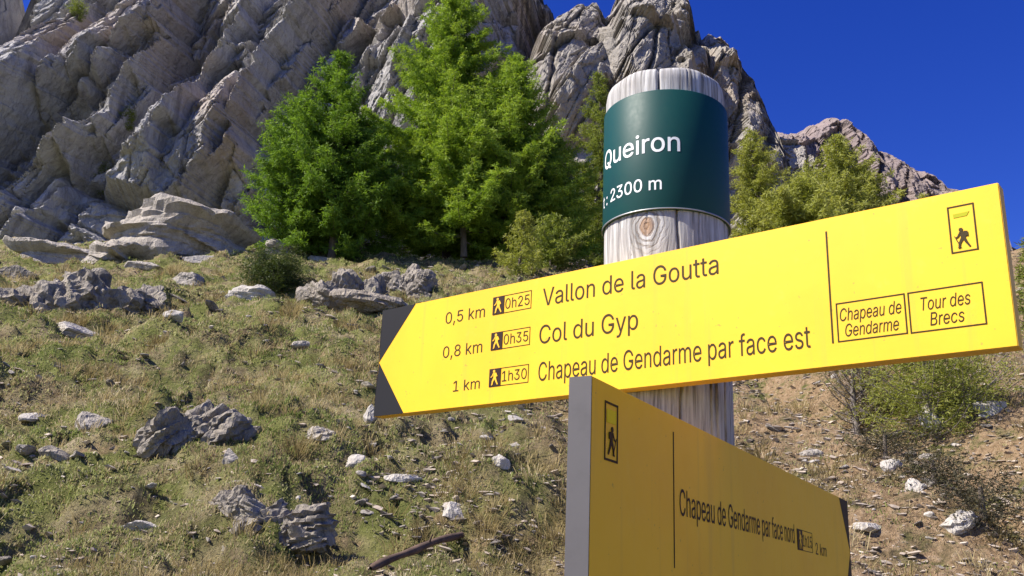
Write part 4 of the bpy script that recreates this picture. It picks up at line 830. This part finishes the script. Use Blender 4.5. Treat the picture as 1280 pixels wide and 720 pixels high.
def text_mesh(body, space=1.0, bold=.0):
    layers = [[], [], []]; x = 0.0
    for ch in body:
        adv, loops = GLYPHS[ch]; L = []
        for lp in loops.split(';') if loops else ():
            v = [float(t)*.001 for t in lp.split()]; pts = [(x+a, b) for a, b in zip(v[0::2], v[1::2])]
            L.append(pts[:-1] if pts[0] == pts[-1] else pts)
        if L:
            sg = math.copysign(1, _area(max(L, key=lambda p: abs(_area(p)))))
            outs = sorted([p for p in L if _area(p)*sg > 0], key=lambda p: -abs(_area(p))); holes = [p for p in L if _area(p)*sg <= 0]
            for k, p in enumerate(outs): layers[min(k, 2)] += [p]+(holes if k == 0 else [])
        x += adv*.001*space
    bm = bmesh.new()
    for k, ls in enumerate(layers):
        if not ls: continue
        cu = bpy.data.curves.new('text', 'CURVE'); cu.dimensions = '2D'; cu.fill_mode = 'BOTH'
        for pts in ls:
            sp = cu.splines.new('POLY'); sp.points.add(len(pts)-1); sp.use_cyclic_u = True
            for p, (a, b) in zip(sp.points, pts): p.co = (a, b, 0, 1)
        o = bpy.data.objects.new('text', cu); C.objects.link(o); bpy.context.view_layer.update()
        me = bpy.data.meshes.new_from_object(o.evaluated_get(bpy.context.evaluated_depsgraph_get()))
        for v in me.vertices: v.co.z = .04*k
        bm.from_mesh(me); bpy.data.meshes.remove(me); bpy.data.objects.remove(o); bpy.data.curves.remove(cu)
    me = bpy.data.meshes.new('lettering'); bm.to_mesh(me); bm.free()
    if bold:                                 # heavier strokes: the same outline laid a hair to each side
        bm = bmesh.new()
        for k, (a, b) in enumerate(((0, 0), (1, 0), (-1, 0), (0, 1), (0, -1), (.7, .7), (-.7, .7), (.7, -.7), (-.7, -.7))):
            m2 = me.copy()
            for v in m2.vertices: v.co = (v.co.x+a*bold, v.co.y+b*bold, v.co.z+.012*k)
            bm.from_mesh(m2); bpy.data.meshes.remove(m2)
        bm.to_mesh(me); bm.free()
    return me
_cap = text_mesh('H'); CAP = max(v.co.y for v in _cap.vertices)
def poly_strip(a, b, w0, w1=None):
    """a flat bar from a to b (2-D) as a quad"""
    w1 = w0 if w1 is None else w1; a, b = Vector(a), Vector(b); d = (b-a).normalized(); n = Vector((-d.y, d.x))
    return [tuple(a+n*w0/2), tuple(b+n*w1/2), tuple(b-n*w1/2), tuple(a-n*w0/2)]
def circle2(c, r, n=14): return [(c[0]+r*math.cos(2*math.pi*k/n), c[1]+r*math.sin(2*math.pi*k/n)) for k in range(n)]
class Board:
    """flat board; u runs along it in mm from its left end, v down in mm from its top edge"""
    def __init__(s, P, az, L, outline, label):
        s.P = Vector(P); s.d = Vector((math.sin(az), math.cos(az), 0)); n = Vector((s.d.y, -s.d.x, 0))
        if n.dot(-s.P) < 0: n = -n
        s.n = n; s.L = L; s.k = 0
        bm = bmesh.new(); fr = [bm.verts.new(s.pt(u, v, 0)) for u, v in outline]; bk = [bm.verts.new(s.pt(u, v, -TH*1000)) for u, v in outline]
        bm.faces.new(fr); bm.faces.new(bk[::-1]); m = len(fr)
        for i in range(m): bm.faces.new((fr[i], bk[i], bk[(i+1) % m], fr[(i+1) % m]))
        bmesh.ops.recalc_face_normals(bm, faces=bm.faces)
        bmesh.ops.bevel(bm, geom=list(bm.edges), offset=.0006, segments=2, affect='EDGES')
        me = bpy.data.meshes.new('direction_board'); bm.to_mesh(me); bm.free()
        s.o = child('direction_board', me, M['yellow'], SP, label)
        bpy.context.view_layer.update()
    def pt(s, u, v, off): return s.P+s.d*(u*.001)+Vector((0, 0, -v*.001))+s.n*(off*.001)
    def add(s, name, polys, mat, off=.35, thick=.25):
        bm = bmesh.new()
        for k, pl in enumerate(polys):
            o_ = off+.03*k
            f = [bm.verts.new(s.pt(u, v, o_)) for u, v in pl]; b = [bm.verts.new(s.pt(u, v, o_-thick)) for u, v in pl]
            bm.faces.new(f); m = len(f)
            for i in range(m): bm.faces.new((f[i], b[i], b[(i+1) % m], f[(i+1) % m]))
        bmesh.ops.recalc_face_normals(bm, faces=bm.faces)
        me = bpy.data.meshes.new(name); bm.to_mesh(me); bm.free()
        c = child(name, me, mat, s.o); c.matrix_parent_inverse = s.o.matrix_world.inverted(); return c
    def text(s, body, u0, u1, base, cap, mat=None, space=1.0, shear=0.0):
        me = text_mesh(body, space); x = [v.co.x for v in me.vertices]; a, b = min(x), max(x)
        for v in me.vertices:
            uu = u0+(v.co.x-a)/(b-a)*(u1-u0)+shear*v.co.y/CAP*cap; vv = base-v.co.y/CAP*cap
            v.co = s.pt(uu, vv, .3+v.co.z)
        c = child('lettering', me, mat or M['ink'], s.o); c.matrix_parent_inverse = s.o.matrix_world.inverted(); return c
    def frame(s, name, u0, v0, u1, v1, t, mat):
        return s.add(name, [[(u0, v0), (u1, v0), (u1, v0+t), (u0, v0+t)], [(u0, v1-t), (u1, v1-t), (u1, v1), (u0, v1)],
                            [(u0, v0), (u0+t, v0), (u0+t, v1), (u0, v1)], [(u1-t, v0), (u1, v0), (u1, v1), (u1-t, v1)]], mat)
    def walker(s, u, v, h, mat, stick=False, off=.5, flip=1):
        """striding figure, u = centre, v = feet"""
        q = lambda x, y: (u+x*h*flip, v-y*h)
        P = [circle2(q(-.06, .90), .095*h),
             [q(-.15, .80), q(.10, .80), q(.16, .60), q(.10, .44), q(-.08, .44), q(-.10, .62)],
             poly_strip(q(-.02, .48), q(-.16, .24), .15*h, .11*h), poly_strip(q(-.15, .27), q(-.20, .01), .12*h, .08*h),
             poly_strip(q(.04, .48), q(.14, .24), .15*h, .11*h), poly_strip(q(.13, .27), q(.27, .02), .11*h, .08*h),
             poly_strip(q(-.10, .76), q(-.23, .55), .08*h, .07*h), poly_strip(q(-.22, .57), q(-.32, .52), .06*h),
             poly_strip(q(.10, .77), q(.22, .55), .08*h, .06*h), poly_strip(q(-.25, .025), q(-.17, .025), .05*h)]
        if stick: P.append(poly_strip(q(-.36, .62), q(-.12, .02), .035*h)); P.append([q(.08, .82), q(.23, .78), q(.24, .56), q(.13, .56)])
        return s.add('walker_figure', P, mat, off)
    def time_box(s, u0, v0, u1, v1, uk, txt):
        s.frame('time_frame', u0, v0, u1, v1, .75, M['ink'])
        s.add('time_panel', [[(u0, v0), (uk, v0), (uk, v1), (u0, v1)]], M['ink_black'], .65)
        hh = v1-v0
        s.walker((u0+uk)/2, v1-hh*.07, hh*.86, M['yellow'], off=1.0)
        s.text(txt, uk+1.8, u1-2.6, v1-hh*.22, hh*.58)

# upper board: arrow to the left
A = Board((-.1673, 1.1857, .3368), 2.2664, .738, [(0, 0), (738, 0), (738, 140), (0, 140)], 'long yellow board pointing left with three destinations')
A.add('arrow_corner', [[(.3, .3), (60.0, .3), (1.2, 70)]], M['corner'], .3)
A.add('arrow_corner', [[(1.2, 70), (53.5, 139.7), (.3, 139.7)]], M['corner'], .3)
A.add('end_cap', [[(-.0, 0), (-.6, 0), (-.6, 140), (-.0, 140)]], M['corner'], 0.0, TH*1000)
for txt, ul, ur, vb, cp in (('0,5 km', 114.5, 178, 34.6, 14.4), ('0,8 km', 113.8, 176.8, 77.4, 14.2), ('1 km', 134.2, 176, 120.4, 12.8)): A.text(txt, ul, ur, vb, cp)
for v0, v1, txt in ((12.8, 34.4, '0h25'), (56.2, 77.2, '0h35'), (99.4, 120.3, '1h30')): A.time_box(190.2, v0, 247.6, v1, 207.3, txt)
A.text('Vallon de la Goutta', 264, 482, 34.6, 20.6)
A.text('Col du Gyp', 261, 389.5, 78.3, 21.2)
A.text('Chapeau de Gendarme par face est', 261.5, 571, 120.4, 21.0)
A.add('divider_line', [[(590.6, 13), (592.1, 13), (592.1, 119.2), (590.6, 119.2)]], M['ink'])
A.frame('mark_frame', 696.4, 13.2, 717.6, 55.2, 1.2, M['ink'])
A.add('blaze_mark', [[(700.5, 20.5), (713.5, 20.2), (711.2, 23.8), (700.8, 24.0)]], M['olive_mark'])
A.walker(706.6, 51.5, 18, M['ink'], True)
A.frame('route_frame', 595.9, 83.0, 655.8, 118.9, 1.1, M['ink']); A.frame('route_frame', 658.0, 83.0, 717.6, 119.2, 1.1, M['ink'])
A.text('Chapeau de', 598.4, 651.6, 100.1, 11.6, shear=.12); A.text('Gendarme', 602.3, 648.4, 114.6, 11.4, shear=.12)
A.text('Tour des', 667.0, 706.5, 100.5, 11.4, shear=.12); A.text('Brecs', 674.3, 700.6, 114.5, 11.4, shear=.12)

# lower board: arrow to the right, face in shade
B = Board((.0558, .6132, .1357), .5265, .861, [(0, 0), (861, 0), (861, 140), (0, 140)], 'yellow board pointing right with one destination, its face in shade')
B.add('arrow_corner', [[(804, .3), (860.7, .3), (860.2, 70)]], M['corner'], .3)
B.add('arrow_corner', [[(860.2, 70), (860.7, 139.7), (804, 139.7)]], M['corner'], .3)
B.add('end_cap', [[(0, 0), (-.7, 0), (-.7, 140), (0, 140)]], M['alu'], 0.0, TH*1000)
B.add('divider_line', [[(153.2, 13.1), (154.9, 13.1), (154.9, 117), (153.2, 117)]], M['ink_black'])
B.frame('mark_frame', 21.0, 12.4, 43.4, 52.6, 1.6, M['ink_black'])
M['yellow_mark'] = flat_mat('yellow_mark', (.80, .62, .012), .6, .2)
B.add('blaze_mark', [[(24.5, 17.6), (40, 17.2), (39.6, 26.6), (24.5, 26.8)]], M['yellow_mark'])
B.walker(32.5, 48.6, 20, M['ink_black'], True, flip=-1)
B.text('Chapeau de Gendarme par face nord', 167, 540, 76.6, 20.6, M['ink_black'])
B.time_box(552, 59.6, 627, 82.6, 576.5, '1h15')
B.text('2 km', 643, 704, 83.2, 13.6, M['ink_black'])
def bracket():
    # flat steel strap that holds the lower board to the post
    bm = bmesh.new(); n2, d2 = B.n, B.d
    pc = Vector((PX, PY, 0)); t = (pc-B.P).dot(d2)
    for dv in (38, 102):
        c = B.P+d2*t+Vector((0, 0, -dv*.001))-n2*TH
        gap = (c-Vector((PX, PY, c.z))).length-PR
        for k, (l, th, hh) in enumerate(((.05, gap+.004, .022),)):
            m = Matrix.Translation(c-n2*(th/2))@Matrix((( d2.x, n2.x, 0, 0), (d2.y, n2.y, 0, 0), (0, 0, 1, 0), (0, 0, 0, 1)))@Matrix.Diagonal((l, th, hh, 1))
            bmesh.ops.create_cube(bm, size=1, matrix=m)
    me = bpy.data.meshes.new('bracket'); bm.to_mesh(me); bm.free()
    c = child('bracket', me, M['steel'], B.o); c.matrix_parent_inverse = B.o.matrix_world.inverted()
bracket()

# green name band round the head of the post
def name_band():
    r0 = PR+.0006; r1 = PR+.0026; z0, z1 = .3965, .5425
    na = 240; a = np.linspace(0, 2*np.pi, na, endpoint=False)
    prof = [(r0-.001, z0), (r1-.0003, z0), (r1, z0+.0006), (r1, z1-.0006), (r1-.0003, z1), (r0-.001, z1)]
    co = np.array([[[PX+r*math.sin(t), PY-r*math.cos(t), z] for t in a] for r, z in prof])
    i = np.arange(len(prof)*na).reshape(len(prof), na); j = np.roll(i, -1, 1)
    f = np.stack([i[:-1], j[:-1], j[1:], i[1:]], -1).reshape(-1, 4)
    o = child('name_band', np_mesh('name_band', co.reshape(-1, 3), f), M['band'], SP, 'dark green band with white lettering round the post top')
    bpy.context.view_layer.update()
    prof = [(r1+.0001, z0), (r1+.0008, z0), (r1+.0008, z0+.0016), (r1+.0001, z0+.0016)]
    co = np.array([[[PX+r*math.sin(t), PY-r*math.cos(t), z] for t in a] for r, z in prof])
    i = np.arange(4*na).reshape(4, na); j = np.roll(i, -1, 1); f = np.stack([i[:-1], j[:-1], j[1:], i[1:]], -1).reshape(-1, 4)
    e = child('band_edge', np_mesh('band_edge', co.reshape(-1, 3), f), M['bandedge'], o); e.matrix_parent_inverse = o.matrix_world.inverted()
    for body, a0, a1, base, cap in (('Queiron', -81.5, 3.0, .4655, .0225), ('t : 2300 m', -85.5, -13.0, .4198, .0148)):
        me = text_mesh(body, bold=.007); bm = bmesh.new(); bm.from_mesh(me)
        xs = [v.co.x for v in bm.verts]; xa, xb = min(xs), max(xs)
        for k in range(1, 60):
            bmesh.ops.bisect_plane(bm, geom=bm.verts[:]+bm.edges[:]+bm.faces[:], plane_co=(xa+(xb-xa)*k/60, 0, 0), plane_no=(1, 0, 0))
        for v in bm.verts:
            t = RAD(a0+(v.co.x-xa)/(xb-xa)*(a1-a0)); z = base+v.co.y/CAP*cap; q = r1+.0003+v.co.z*.001
            v.co = (PX+q*math.sin(t), PY-q*math.cos(t), z)
        bm.to_mesh(me); bm.free()
        c = child('lettering', me, M['white'], o); c.matrix_parent_inverse = o.matrix_world.inverted()
name_band()
